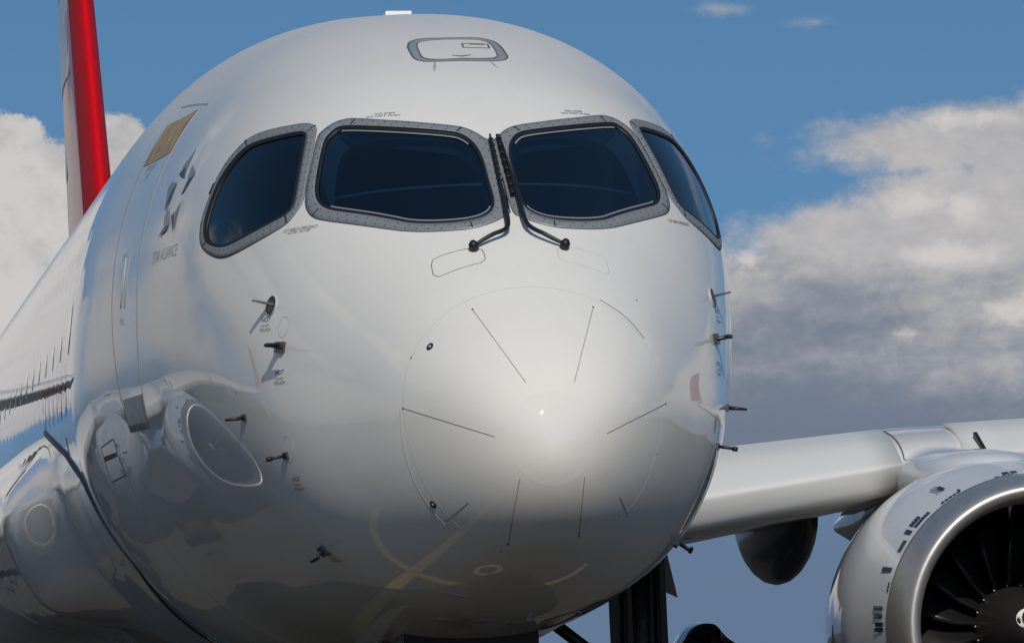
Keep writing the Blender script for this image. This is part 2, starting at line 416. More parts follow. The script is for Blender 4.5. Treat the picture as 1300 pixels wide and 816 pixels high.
def text(name, s, P, size, m, parent, off=.0015, sx=1., rot=0., mb=None, bold=0.):
    cu = bpy.data.curves.new(name, 'FONT'); cu.body = s; cu.size = size; cu.align_x = 'CENTER'; cu.align_y = 'CENTER'; cu.resolution_u = 3
    cu.offset = bold; cu.space_line = 1.0
    if name == 'airline_lettering': cu.resolution_u = 6
    to = bpy.data.objects.new(name, cu); COL.objects.link(to)
    dg = bpy.context.evaluated_depsgraph_get(); me = bpy.data.meshes.new_from_object(to.evaluated_get(dg))
    bpy.data.objects.remove(to)
    if name == 'airline_lettering':
        bm = bmesh.new(); bm.from_mesh(me); bmesh.ops.triangulate(bm, faces=bm.faces)
        for _ in range(4):
            ed = [e_ for e_ in bm.edges if e_.calc_length() > .09]
            if not ed: break
            bmesh.ops.subdivide_edges(bm, edges=ed, cuts=1, use_grid_fill=False); bmesh.ops.triangulate(bm, faces=bm.faces)
        bm.to_mesh(me); bm.free()
    V = np.array([v.co[:] for v in me.vertices]); F = [tuple(p.vertices) for p in me.polygons]
    r, u, n = frame_at(P); c, sn = math.cos(rot), math.sin(rot)
    x = V[:, 0]*sx; y = V[:, 1]; X = P+(x*c-y*sn)[:, None]*r+(x*sn+y*c)[:, None]*u
    X = on_skin(X, off)
    bpy.data.meshes.remove(me)
    if mb is not None: mb.add(X, F); return
    return skinmesh(name, X, F, m, parent, False)

# ------------------------------------------------------------------ ground
GZ = -0.42
def ground():
    xs = np.unique(np.r_[-np.geomspace(1, 9000, 40), 0, np.geomspace(1, 9000, 40)]); V = []; n = len(xs)
    for y in xs:
        for x in xs:
            r = math.hypot(x, y); V.append((x, y, GZ-max(0, r-70)*.0085))
    F = [(j*n+i, j*n+i+1, (j+1)*n+i+1, (j+1)*n+i) for j in range(n-1) for i in range(n-1)]
    m = mat('apron_asphalt', (.055, .052, .048), .85); t = m.node_tree; N = NB(t); b = t.nodes['Principled BSDF']
    c = N.n('ShaderNodeTexCoord').outputs['Object']; s = N.sep(c)
    asp = N.mix(N.lin(N.noise(c, .35, 8, .6), .3, .7), (.026, .021, .0155), (.050, .041, .030))
    asp = N.mix(N.sstep(N.noise(c, 90., 2, .6), .55, .75), asp, (.065, .06, .053))
    rr = N.m('SQRT', N.add(N.mul(s[0], s[0]), N.mul(s[1], s[1])))
    gr = N.mix(N.lin(N.noise(c, .02, 6, .6), .3, .7), (.035, .055, .015), (.07, .08, .03))
    t.links.new(N.mix(N.sstep(rr, 118, 121), asp, gr), b.inputs['Base Color'])
    bb = N.n('ShaderNodeBump'); bb.inputs['Distance'].default_value = .004; t.links.new(N.noise(c, 120., 3, .6), bb.inputs['Height']); t.links.new(bb.outputs[0], b.inputs['Normal'])
    setp(mesh('ground', V, F, m), kind='structure')
ground()
def ground_line(pts, w, name='painted_line', dz=.004):
    P_ = chaikin(np.array(pts, float), 3, False); t = np.gradient(P_, axis=0); t /= np.linalg.norm(t, axis=1)[:, None]
    s = np.stack([-t[:, 1], t[:, 0]], -1)*w/2; V = []
    for p, q in zip(P_, s): V += [(p[0]-q[0], p[1]-q[1], GZ+dz), (p[0]+q[0], p[1]+q[1], GZ+dz)]
    setp(mesh(name, V, [(2*i, 2*i+1, 2*i+3, 2*i+2) for i in range(len(P_)-1)], m_yellow), kind='structure')

# ------------------------------------------------------------------ far wood round the airfield, outside the view behind the aircraft
def woods():
    rnd = random.Random(3); mb = MB()
    for k in range(1500):
        a = rnd.uniform(32, 345); r_ = rnd.uniform(380, 520); x = r_*math.sin(rad(a)); y = r_*math.cos(rad(a)); z0 = GZ-(r_-70)*.0085
        h = rnd.uniform(5, 12)*(1+.5*math.sin(a*.12)+.3*math.sin(a*.31)); w = rnd.uniform(4, 8)
        V = [(x, y, z0+h)]
        for lv, (zz_, ww_) in enumerate(((.75, .55), (.4, 1.), (-.05, .8))):
            for q in range(7): b = q*2*math.pi/7+lv; j = rnd.uniform(.75, 1.2); V.append((x+w*ww_*j*math.cos(b), y+w*ww_*j*math.sin(b), z0+h*zz_))
        F = [(0, 1+q, 1+(q+1) % 7) for q in range(7)]+[(1+l*7+q, 8+l*7+q, 8+l*7+(q+1) % 7, 1+l*7+(q+1) % 7) for l in range(2) for q in range(7)]
        mb.add(V, F)
    o = mb.make('far_wood', worn(mat('foliage', (.045, .06, .03), .9), .1, .3), None, False); setp(o, 'dark green belt of trees far off round the airfield', 'wood', kind='stuff')
woods()

# ------------------------------------------------------------------ the airliner
plane = bpy.data.objects.new('airliner', None); COL.objects.link(plane)
plane.location = (0, 0, 0)
setp(plane, 'white twin-engined passenger jet with dark cockpit windows, seen nose-on from below, red tail fin behind', 'airliner')

# --- cockpit window outlines, read off the starboard pair and mirrored (image pixels of the photograph)
def z1(pts, ox=380, oy=130, s=4.08): return [(ox+x/s, oy+y/s) for x, y in pts]
wo = z1([(92, 178), (125, 143), (185, 102), (250, 85), (300, 84), (420, 92), (560, 100), (700, 112), (800, 122), (860, 133), (920, 160), (962, 190), (984, 196), (1000, 245), (1022, 320), (1045, 400), (1068, 490), (1086, 577),
        (1060, 594), (1000, 625), (900, 655), (800, 665), (650, 672), (540, 668), (480, 660), (300, 635), (120, 612), (70, 597), (38, 560), (28, 500), (60, 330)])
wi = z1([(160, 162), (195, 133), (240, 122), (500, 132), (780, 152), (850, 170), (905, 212), (938, 262), (960, 320), (985, 420), (1010, 500), (1010, 545), (985, 580), (930, 606), (850, 622), (700, 632), (570, 628), (500, 612), (380, 590), (250, 572), (150, 558), (105, 530), (82, 480), (88, 400), (110, 280), (132, 195)])
so = z1([(892, 222), (884, 203), (850, 191), (760, 205), (660, 228), (600, 255), (560, 290), (500, 360), (450, 450), (410, 560), (390, 630), (385, 690), (395, 732), (430, 762), (468, 776), (505, 771), (560, 745), (640, 700), (720, 655), (765, 625), (800, 582), (832, 537), (850, 440), (870, 330)], 140, 100, 3.4)
si = z1([(850, 240), (838, 231), (815, 230), (740, 245), (650, 268), (590, 292), (540, 340), (480, 420), (440, 510), (412, 600), (403, 660), (412, 702), (440, 722), (480, 728), (520, 718), (600, 675), (700, 622), (760, 590), (790, 560), (800, 520), (815, 430), (835, 320)], 140, 100, 3.4)
def loop(px, n, k=2):
    return resample(chaikin(px, k), n, True)
def align(A, Bq):
    """roll loop B so that its points sit beside those of A"""
    c = A.mean(0); a0 = math.atan2(*(A[0]-c)[::-1]); cb = Bq.mean(0)
    ang = np.arctan2(Bq[:, 1]-cb[1], Bq[:, 0]-cb[0]); i = int(np.argmin(np.abs(np.angle(np.exp(1j*(ang-a0)))))); return np.roll(Bq, -i, 0)
def byangle(Lp, c, angs):
    """loop resampled at given angles round c (star-shaped outlines), so inner and outer rows pair up"""
    d = Lp-c; a = np.unwrap(np.arctan2(d[:, 1], d[:, 0])); 
    if a[-1] < a[0]: Lp = Lp[::-1]; a = a[::-1]
    a = np.r_[a-2*math.pi, a, a+2*math.pi]; Q = np.vstack([Lp]*3); o = np.argsort(a); a = a[o]; Q = Q[o]
    base = a[np.searchsorted(a, -math.pi)]
    return np.stack([np.interp(angs, a, Q[:, k]) for k in (0, 1)], -1)
NW = 160
def paired(outer, inner):
    Lo = loop(outer, 900, 1); Li = loop(inner, 900, 2); c = Li.mean(0)
    Lr = resample(Li, NW, True); d = Lr-c; angs = np.arctan2(d[:, 1], d[:, 0])
    return byangle(Lo, c, angs), byangle(Li, c, angs)
holes = []
def cockpit_window(outer, inner, side, trim):
    po, pi = paired(outer, inner)
    A = HL(po); Bq = HL(pi)
    l2 = HL(inset(pi, 3.4)); l2b = HL(inset(pi, 5.2)); l3 = HL(inset(pi, 6.0)); gl = HL(inset(pi, 1.5)); cut = HL(inset(pi, -5.0))
    if side > 0: A, Bq, l2, l2b, l3, gl, cut = [mirror(x) for x in (A, Bq, l2, l2b, l3, gl, cut)]
    holes.append(on_skin(cut))
    g = patch('cockpit_window', gl, m_glass, plane, -.004, 8)
    ring('window_frame', A, Bq, m_frame, g, .003, .0045, 3)
    ring('window_outline', on_skin(A+(A-Bq)*.035), on_skin(A-(A-Bq)*.005), m_black, g, .0018, k=1, edge=.004)
    ring('window_seal', Bq, l2, m_black, g, .0065, .002, 2)
    # inner edge of the glass pack: a pale metal line, seen on the top and bottom edges
    t = trim
    n = len(l2)
    for a, b in t:
        mb = MB()
        idx = [int(i) % n for i in range(int(a*n), int(b*n))]
        rows = [on_skin(l2[idx]*.72+l3[idx]*.28, -.001), on_skin(l3[idx], -.001)]; k_ = len(idx)
        mb.add(np.vstack(rows), [(i, i+1, k_+i+1, k_+i) for i in range(k_-1)])
        mb.make('trim_strip', m_silver, g)
    # reveal: the depth of the frame behind the glass
    X = on_skin(gl); N_ = nrm(X); c = X.mean(0)
    X2 = X-N_*.10+(c-X)*.05
    V = np.vstack([X-N_*.01, X2]); K = len(X)
    mesh('window_reveal', V, [(i, (i+1) % K, K+(i+1) % K, K+i) for i in range(K)], m_reveal, g)
    # rivets, one bmesh; they are a pixel or two across
    mb = MB()
    for f_, cnt in ((.3, 52), (.72, 46)):
        Lr = resample(A*(1-f_)+Bq*f_, cnt, True); Xr = on_skin(Lr, .0045); Nr = nrm(Xr)
        for p, nn in zip(Xr, Nr):
            a = np.cross(nn, (0, 0, 1)); a /= np.linalg.norm(a); b = np.cross(nn, a); r = .0042
            V = [p+nn*.0014]+[p+r*(math.cos(q)*a+math.sin(q)*b) for q in np.linspace(0, 2*math.pi, 7)[:-1]]
            mb.add(V, [(0, 1+i, 1+(i+1) % 6) for i in range(6)])
    rv = mb.make('rivet', m_dark, g, False); rv['kind'] = 'stuff'
    # joints between the frame pieces
    mb = MB()
    return g, A, Bq
def joint(g, A, Bq, pxs, side):
    pts = HL(pxs)
    if side > 0: pts = mirror(pts)
    pts = pts.mean(0)+(pts-pts.mean(0))*.84
    ribbon('frame_joint', pts, .0065, m_black, g, .006, step=.02)
for side in (-1, 1):
    tr = ((.0, 1.0),)
    g, A, Bq = cockpit_window(wo, wi, side, [(0.02, .31), (.45, .82)])
    for j in ([(451.6, 151.5), (444.5, 160.5)], [(586, 162), (579, 168.5)], [(396, 275.5), (406, 264.5)], [(597, 282), (600.5, 290)]): joint(g, A, Bq, j, side)
    g2, A2, B2 = cockpit_window(so, si, side, [(.6, .61)])
    for j in ([(311.5, 178), (314.5, 186.5)], [(402, 159), (391, 168)], [(257.5, 312.5), (263.5, 305.5)], [(365, 284), (362, 272.5)]): joint(g2, A2, B2, j, side)

# --- fuselage skin: one dense lofted sheet with the window openings cut out
def fuselage():
    ys = np.r_[np.linspace(.006, SMAX, 300)**2, np.arange(6.6, 36.1, .15)]; NT = 420
    th = np.linspace(0, 2*math.pi, NT, endpoint=False); Y, T_ = np.meshgrid(ys, th, indexing='ij')
    V = Ssurf(Y.ravel(), T_.ravel()); K = len(ys)
    i, j = np.meshgrid(np.arange(K-1), np.arange(NT), indexing='ij'); i = i.ravel(); j = j.ravel(); j2 = (j+1) % NT
    Fq = np.stack([i*NT+j, (i+1)*NT+j, (i+1)*NT+j2, i*NT+j2], -1)
    c = V[Fq].mean(1); keep = np.ones(len(Fq), bool)
    def ang(P_):
        d = P_-np.array([0, 2.2, 2.7]); r = np.linalg.norm(d, axis=-1)
        return np.stack([np.arctan2(d[..., 0], -d[..., 1]), d[..., 2]/r], -1)
    near = np.where((c[:, 1] < 4) & (c[:, 2] > 2.6))[0]; q = ang(c[near])
    for hl in holes:
        Lp = ang(hl); ins = np.zeros(len(near), bool)
        for k in range(len(Lp)):
            a, b = Lp[k-1], Lp[k]; cond = (a[1] > q[:, 1]) != (b[1] > q[:, 1])
            with np.errstate(divide='ignore', invalid='ignore'):
                xx = (b[0]-a[0])*(q[:, 1]-a[1])/(b[1]-a[1]+1e-12)+a[0]
            ins ^= cond & (q[:, 0] < xx)
        keep[near[ins]] = False
    Fq = Fq[keep]; nv = len(V)
    V = np.vstack([V, [[0, 0, ZT[0]]], [[0, 36.1, 4.0]]])
    F = [tuple(f) for f in Fq.tolist()]+[(nv, k, (k+1) % NT) for k in range(NT)]+[(nv+1, (K-1)*NT+(k+1) % NT, (K-1)*NT+k) for k in range(NT)]
    return skinmesh('fuselage', V, F, m_skin, plane)
fus = fuselage()

# --- cockpit interior
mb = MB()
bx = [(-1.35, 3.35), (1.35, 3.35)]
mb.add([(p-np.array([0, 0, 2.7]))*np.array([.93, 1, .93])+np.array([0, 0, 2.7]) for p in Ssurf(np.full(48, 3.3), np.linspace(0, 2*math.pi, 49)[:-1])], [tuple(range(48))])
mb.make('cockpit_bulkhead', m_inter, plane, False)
gpx = [(428, 252, 2.05), (455, 246, 1.9), (490, 240.5, 1.75), (540, 236, 1.62), (606, 234.5, 1.5), (655, 233.5, 1.5), (720, 237, 1.62), (760, 240.5, 1.75), (795, 245.5, 1.9), (814, 251, 2.05)]
gp = np.array([at(*p) for p in gpx]); gp[:, 2] = (gp[:, 2]+gp[::-1, 2])/2; gx = (gp[:, 0]-gp[::-1, 0])/2; gp[:, 0] = gx
gp = resample(chaikin(gp, 2, False), 40); gl2 = gp.copy(); gl2[:, 1] += .75; gl3 = gp.copy(); gl3[:, 2] -= .25
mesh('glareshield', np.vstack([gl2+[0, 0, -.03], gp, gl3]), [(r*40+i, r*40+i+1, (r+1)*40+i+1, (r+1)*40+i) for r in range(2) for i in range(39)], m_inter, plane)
mb = MB(); mb.tube(gp, .0075, 8); mb.make('glareshield_rail', m_rail, plane)
for sx in (-.53, .53):
    mb = MB(); mb.lathe([(.0, .0), (.16, .02), (.22, .1), (.23, .5), (.2, .72), (.0, .76)], (sx, 2.75, 2.75), 20, 'z')
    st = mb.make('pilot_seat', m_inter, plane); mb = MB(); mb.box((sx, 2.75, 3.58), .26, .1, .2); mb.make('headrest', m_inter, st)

# --- marks, seams and panels on the nose
ys_ = .52
th = np.linspace(0, 2*math.pi, 120, endpoint=False)
ribbon('radome_seam', Ssurf(np.full(120, ys_)+.05*np.cos(th+.3), th), .0020, m_seaml, fus, .0008, True, .03)
ribbon('radome_seam', HL([(508, 520), (509, 548), (515, 580), (525, 610), (541, 638), (560, 661), (574, 673)]), .0042, m_seaml, fus, .0012)
ribbon('radome_seam_sealant', HL([(762, 381), (785, 395), (800, 408), (818, 430)]), .0055, m_seam, fus, .0014)
for a, b in (((600, 393), (668, 486)), ((753, 390), (729, 485)), ((512, 518), (628, 554)), ((845, 512), (770, 550)), ((660, 608), (645, 690)), ((742, 605), (735, 680)), ((595, 637), (567, 660)), ((787, 631), (798, 655))):
    s_ = ribbon('lightning_strip', np.array([H(a[0]+(b[0]-a[0])*t, a[1]+(b[1]-a[1])*t) for t in np.linspace(0, 1, 9)]), .0038, m_strip, fus, .0016)
    q = a if a in ((600, 393), (753, 390), (512, 518), (845, 512)) else b
    mb = MB(); P0 = H(*q); n_ = nrm(P0)[0]; mb.tube([P0-n_*.002, P0+n_*.003], .0048, 10); mb.make('strip_stud', m_seam, s_)
def disc(px, r, m, name, parent, off=.002, asp=1.):
    P0 = H(*px); r_, u_, n_ = frame_at(P0); L = [P0+r*(math.cos(a)*r_+math.sin(a)*u_*asp) for a in np.linspace(0, 2*math.pi, 25)[:-1]]
    return patch(name, L, m, parent, off, 2, edge=.004)
for px in ((546, 440), (550, 640)):
    o_ = disc(px, .018, m_dark, 'sensor_port', fus, .003); disc(px, .007, m_seaml, 'port_hole', o_, .0045)
for px in ((808, 381), (522, 392+62), (834, 576), (300, 498), (636, 700)): disc(px, .005, m_seam, 'fastener', fus, .001)
# wiper motor access panels
wp = [(547, 332), (553, 327), (578, 319), (597, 315), (611, 315), (614, 320), (617, 329), (615, 333), (600, 336), (575, 344), (557, 352), (551, 352), (549, 345)]
L = HL(wp)
ribbon('access_panel_edge', chaikin(L, 2), .0042, m_seam, fus, .001, True)
ribbon('access_panel_edge', chaikin(mirror(L), 2), .0026, m_seaml, fus, .0008, True)

for y_ in (5.15, 7.3):
    th = np.linspace(rad(95), rad(265), 60)
    for a_, b_ in ((98, 176), (184, 262)):
        ribbon('skin_joint', Ssurf(np.full(50, y_), np.linspace(rad(a_), rad(b_), 50)), .006, m_seaml, fus, .0012)
ribbon('painted_glint', HL([(560, 751), (595, 757)]), .012, m_tape, fus, .006, step=.01)  # pale bar painted on as the mirrored glint of something sunlit
patch('radome_tip', Ssurf(np.full(60, .058), np.linspace(0, 2*math.pi, 61)[:-1]), paint('radome_tip_paint', (.75, .725, .695), False), fus, .0006, 6)
# --- wipers
def wiper(pts, widths, blade=None):
    X = HL(pts); X = on_skin(resample(chaikin(X, 2, False), 40)); N_ = nrm(X)
    h = np.interp(np.linspace(0, 1, 40), [0, .7, .9, 1], [.030, .035, .04, .02])[:, None]
    w_ = np.interp(np.linspace(0, 1, 40), [0, .3, .72, .95, 1], widths)
    mb = MB(); mb.tube(X+N_*h, w_, 10); arm = mb.make('wiper_arm', m_dark, plane)
    P0 = X[-1]; n_ = N_[-1]; mb = MB(); mb.tube([P0-n_*.01, P0+n_*.03, P0+n_*.045], [.022, .022, .012], 16); mb.make('wiper_pivot', m_dark, arm)
    if blade:
        Bp = HL(blade); Bp = on_skin(resample(Bp, 16)); Nb = nrm(Bp); mb = MB(); mb.tube(Bp+Nb*.018, .0085, 8)
        for k in range(1, 16, 2): mb.box(Bp[k]+Nb[k]*.028, .02, .02, .014)
        mb.make('wiper_blade', m_black, arm)
    return arm
wiper([(621.5, 178), (624.5, 192), (631, 222), (637, 250), (641.5, 272), (645, 291), (644, 299), (636, 303.5), (620, 309), (602, 317)], [.005, .0075, .0115, .010, .008], [(622, 180), (629, 212), (634, 236)])
wiper([(633, 179), (637.5, 192), (645, 216), (652, 240), (659, 263), (664, 284), (668, 294), (677, 301), (693, 308), (716, 315)], [.005, .0075, .0115, .010, .008], [(631, 176), (638, 204), (645, 230), (650, 251)])
ribbon('centre_post_joint', HL([(637.5, 226), (642, 245), (647.5, 271)]), .006, m_black, plane, .006)

# --- roof hatch
ho = z1([(300, 305), (370, 270), (480, 266), (640, 262), (790, 262), (870, 275), (940, 305), (1000, 390), (1000, 405), (960, 420), (880, 424), (700, 420), (560, 424), (430, 428), (370, 415), (345, 395)], 460, 0, 5.417)
hi_ = z1([(368, 300), (400, 285), (480, 275), (640, 270), (790, 272), (850, 282), (895, 310), (935, 385), (925, 402), (860, 408), (700, 404), (560, 414), (440, 412), (405, 395), (385, 350)], 460, 0, 5.417)
po, pi = paired(ho, hi_)
hatch = ring('roof_hatch', HL(po), HL(pi), m_tape, plane, .0016, k=3, edge=.003)
ribbon('hatch_edge', HL(po), .010, m_seam, hatch, .0022, True)
ribbon('hatch_gap', HL(resample(chaikin(inset(pi, .4), 1), 90, True)), .006, m_seam, hatch, .0024, True)
hr = HL(z1([(685, 303), (860, 306), (875, 335), (695, 330)], 460, 0, 5.417)); ribbon('hatch_handle_recess', resample(hr, 40, True), .010, m_seam, hatch, .0022, True)
ribbon('hatch_handle', HL(z1([(740, 312), (840, 315)], 460, 0, 5.417)), .03, m_tape, hatch, .004)
ribbon('hatch_latch', HL(z1([(620, 384), (680, 390), (745, 380)], 460, 0, 5.417)), .02, m_seam, hatch, .002, taper=True)
for s_, c_ in (([(498, 430), (497, 490)], .022), ([(880, 426), (930, 470)], .016)): ribbon('drain_streak', HL(z1(s_, 460, 0, 5.417)), c_, m_seaml, hatch, .0012, taper=True)
# antennas on the crown
mb = MB(); P0 = at(506, 16, 6.3); mb.add([P0+np.array(v) for v in ((-.078, 0, -.1), (.078, 0, -.1), (.072, 0, .008), (-.072, 0, .008), (-.078, .4, -.1), (.078, .4, -.1), (.066, .35, .012), (-.066, .35, .012))], [(0, 1, 2, 3), (5, 4, 7, 6), (3, 2, 6, 7), (0, 3, 7, 4), (1, 5, 6, 2)]); mb.make('crown_antenna', mat('antenna_white', (.8, .8, .8), .5), plane, False)

# --- air data probes, five each side
def probe(px, kind, side, textpx=None):
    P0 = H(*px)
    if side > 0: P0 = P0*[-1, 1, 1]
    n_ = nrm(P0)[0]; fw = np.array([0, -1., 0]); fw -= n_*fw.dot(n_); fw /= np.linalg.norm(fw); u_ = np.cross(fw, n_)*(-1 if side < 0 else 1)
    if u_[2] < 0: u_ = -u_
    if kind == 'vane':
        L = [P0+.044*(math.cos(a)*fw*1.1+math.sin(a)*u_*1.05) for a in np.linspace(0, 2*math.pi, 25)[:-1]]
        b = patch('angle_vane', L, m_steel, plane, .006, 2, edge=.01)
        mb = MB(); mb.add([P0+n_*.004+fw*.028, P0+n_*.004-fw*.028, P0+n_*.085-fw*.045, P0+n_*.09-fw*.015,
                           P0+n_*.004+fw*.028+u_*.012, P0+n_*.004-fw*.028+u_*.009, P0+n_*.085-fw*.045+u_*.006, P0+n_*.09-fw*.015+u_*.007],
                          [(0, 1, 2, 3), (4, 7, 6, 5), (0, 4, 5, 1), (1, 5, 6, 2), (2, 6, 7, 3), (3, 7, 4, 0)])
        mb.make('vane_blade', m_steel, b, False)
        for q in range(6):
            pass
        ribbon('vane_ring', np.array(L), .004, m_seaml, b, .007, True, .02)
    elif kind == 'pitot':
        mb = MB(); ax = [fw, u_, n_]; mb.box(P0+n_*.006, .085, .05, .018, ax); b = mb.make('pitot_probe', m_steel, plane, False)
        mb = MB()
        for t0, t1, wd in ((0, 1, 1),):
            a0 = P0; a1 = P0+n_*.075+fw*.02
            V = []
            for (c_, l, th_) in ((a0, .035, .011), (a1, .024, .008)):
                for q in range(12):
                    an = 2*math.pi*q/12; V.append(c_+fw*l*math.cos(an)+u_*th_*math.sin(an))
            mb.add(V, [(q, (q+1) % 12, 12+(q+1) % 12, 12+q) for q in range(12)]+[tuple(range(12, 24))])
        mb.make('mast', m_steel, b)
        mb = MB(); e = P0+n_*.075; mb.tube([e-fw*.02, e, e+fw*.13, e+fw*.15], [.006, .0105, .0095, .0055], 12); mb.make('pitot_tube', m_dark, b)
    elif kind == 'temperature':
        mb = MB(); mb.box(P0+n_*.003, .055, .032, .012, [fw, u_, n_]); b = mb.make('temperature_probe', m_steel, plane, False)
        mb = MB(); mb.tube([P0, P0+n_*.05-fw*.004, P0+n_*.095-fw*.01], [.011, .008, .005], 8); mb.make('mast', m_dark, b)
    elif kind == 'mast':
        mb = MB(); mb.box(P0+n_*.004, .05, .032, .014, [fw, u_, n_]); b = mb.make('ice_detector', m_steel, plane, False)
        mb = MB(); mb.tube([P0, P0+n_*.085], [.008, .0065], 8); mb.make('mast', m_dark, b)
        mb = MB(); mb.tube([P0+n_*.075, P0+n_*.1], .0115, 10); mb.make('probe_head', m_dark, b)
    return P0
def placard(px, side, s=1.):
    P0 = H(*px)
    if side > 0: P0 = P0*[-1, 1, 1]
    mb = MB(); r_, u_, n_ = frame_at(P0)
    text('', 'HOT', P0+u_*.022*s, .030*s, None, None, mb=mb, sx=1.5)
    text('', 'DO NOT', P0-u_*.006*s, .014*s, None, None, mb=mb, sx=1.5)
    text('', 'TOUCH', P0-u_*.026*s, .022*s, None, None, mb=mb, sx=1.6)
    mb.make('warning_placard', m_print, fus, False)
for sd_ in (-1, 1):
    probe((345, 388), 'vane', sd_); probe((357, 441), 'pitot', sd_); probe((311, 530), 'temperature', sd_); probe((364, 578), 'pitot', sd_) if False else probe((364, 578), 'mast', sd_); probe((411, 698), 'pitot', sd_)
    placard((337, 412), sd_, 1.); placard((355, 479), sd_, 1.); placard((378, 614), sd_, 1.); placard((423, 707), sd_, .9)
# thin outlines of the probe cover plates
for px, r in (((360, 415), .05), ((366, 570), .06)):
    P0 = H(*px); r_, u_, n_ = frame_at(P0)
    ribbon('probe_plate_edge', [P0+r*(math.cos(a)*r_+math.sin(a)*u_) for a in np.linspace(0, 2*math.pi, 33)[:-1]], .003, m_seaml, fus, .0008, True, .02)
text('window_placard', 'CUT HERE IN EMERGENCY', H(381, 290.5), .026, m_printr, fus, sx=.85, rot=.02)
text('window_placard', 'NO STEP   NO STEP', H(379, 294.5), .018, m_printr, fus, sx=1.1, rot=.02)
P0 = H(381, 290.5)*[-1, 1, 1]; text('window_placard', 'CUT HERE IN EMERGENCY', P0, .026, m_printr, fus, sx=.85, rot=-.02)
for px in ((487, 146),): 
    for sg in (-1, 1):
        P0 = H(*px)*[-sg, 1, 1]; text('roof_placard', 'NO STEP\nDO NOT PUSH', P0, .022, m_print, fus, sx=1.2)

# --- airline alliance mark on the starboard side
def zl(pts): return HL(z1(pts, 180, 180, 5.1))
logo = None
for tri, m_ in (([(355, 45), (290, 165), (275, 180), (262, 172)], m_lstar), ([(355, 45), (300, 165), (283, 205), (276, 178)], m_lstar), ([(276, 172), (290, 165), (278, 240), (258, 235), (243, 210)], m_dstar),
                ([(330, 150), (350, 195), (347, 210), (305, 245), (300, 235)], m_lstar), ([(347, 210), (300, 250), (255, 350), (278, 325)], m_dstar),
                ([(232, 268), (195, 265), (175, 300), (150, 450), (185, 345)], m_lstar), ([(228, 275), (190, 335), (152, 452), (185, 385)], m_dstar),
                ([(266, 375), (228, 460), (193, 470), (197, 480), (220, 478)], m_lstar), ([(266, 372), (240, 440), (207, 582), (193, 478), (218, 472)], m_dstar if False else m_lstar), ([(193, 478), (218, 474), (207, 582)], m_dstar),
                ([(178, 415), (180, 540), (150, 555), (150, 500)], m_lstar), ([(176, 540), (160, 580), (113, 618), (145, 560)], m_dstar)):
    L = resample(zl(tri), 24, True); eo = .0012 if logo is None else eo+.0004
    if logo is None: logo = patch('alliance_emblem', L, m_, plane, .0012, 3)
    else: patch('emblem_facet', L, m_, logo, eo, 3)
text('alliance_lettering', 'STAR ALLIANCE', H(208, 323), .088, m_tape, plane, sx=.95)

# --- service door, starboard, and its mirror image
def door(side):
    fl = HL([(249, 141), (228, 176), (210.6, 209), (196, 247), (184, 291), (175, 340), (172.6, 367), (172.6, 407), (175, 448), (179, 486), (187, 526), (190, 542)])
    al = HL([(221, 150), (199, 179), (178, 223), (163, 265), (152, 303), (144, 340), (141.6, 380), (143, 421), (147, 461), (154, 507), (162, 529), (166, 550)])
    # the two jambs lie in planes across the fuselage: even out the reading
    cf = np.polyfit(fl[:, 2], fl[:, 1], 2); ca = np.polyfit(al[:, 2], al[:, 1], 2)
    z = np.linspace(fl[:, 2].max(), fl[:, 2].min(), 30)
    def edge(c_):
        out = []
        for zz_ in z:
            y = float(np.polyval(c_, zz_)); zt, zb, w, zc, nu, nl = sect(y)
            if zz_ > zc: x = w*(1-min(1, abs((zz_-zc)/(zt-zc)))**nu)**(1/nu)
            else: x = w*(1-min(1, abs((zz_-zc)/(zc-zb)))**nl)**(1/nl)
            out.append((-float(x), y, zz_))
        return np.array(out)
    Ef, Ea = edge(cf), edge(ca)
    L = np.vstack([Ef, Ea[::-1]])
    if side > 0: Ef, Ea, L = mirror(Ef), mirror(Ea), mirror(L)
    rows = [on_skin(Ef*(1-t)+Ea*t, .0012) for t in np.linspace(0, 1, 9)]
    V = np.vstack(rows); n = 30
    D_ = skinmesh('service_door', V, [(r*n+i, (r+1)*n+i, (r+1)*n+i+1, r*n+i+1) for r in range(8) for i in range(n-1)], m_white, plane)
    ribbon('door_gap', resample(L, 140, True), .011, m_seaml, D_, .0016, True)
    ribbon('door_jamb', Ef, .007, m_seam, D_, .0026); ribbon('door_jamb', Ea, .007, m_seam, D_, .0026)
    def sub(a, b, t0, t1, off, name, m_):
        i0, i1 = int(a*29), max(int(a*29)+1, int(b*29)); rr = []
        for t in np.linspace(t0, t1, 5): rr.append(on_skin(Ef[i0:i1+1]*(1-t)+Ea[i0:i1+1]*t, off))
        k = i1-i0+1; return skinmesh(name, np.vstack(rr), [(r*k+i, (r+1)*k+i, (r+1)*k+i+1, r*k+i+1) for r in range(4) for i in range(k-1)], m_, D_)
    sub(0, .14, .02, .98, .0032, 'door_header', m_beige)
    sub(.90, 1., .05, .95, .0034, 'door_sill', m_sill)
    mb = MB()
    for k in range(11):
        t = .08+.084*k; i = 29; a = Ef[28]*(1-t)+Ea[28]*t; b = Ef[29]*(1-t)+Ea[29]*t
        X = on_skin([a, b], .004); mb.tube(X, .004, 5)
    tr_ = mb.make('sill_tread', m_seam, D_); tr_['kind'] = 'stuff'
    c = (Ef[14]+Ea[14])/2; mb = MB(); X = on_skin([c+np.array([0, 0, .05]), c-np.array([0, 0, .22])], .012); mb.tube(X, .004, 8); mb.make('door_handle', m_seaml, D_)
    if side < 0:
        for k, s_ in ((5, 'EMERGENCY\nEXIT'), (13, 'PUSH'), (19, 'PULL')):
            c = on_skin(Ef[k]*.4+Ea[k]*.6)[0]; text('door_placard', s_, c, .055, m_tape, D_, off=.003)
    return D_
door(-1); door(1)
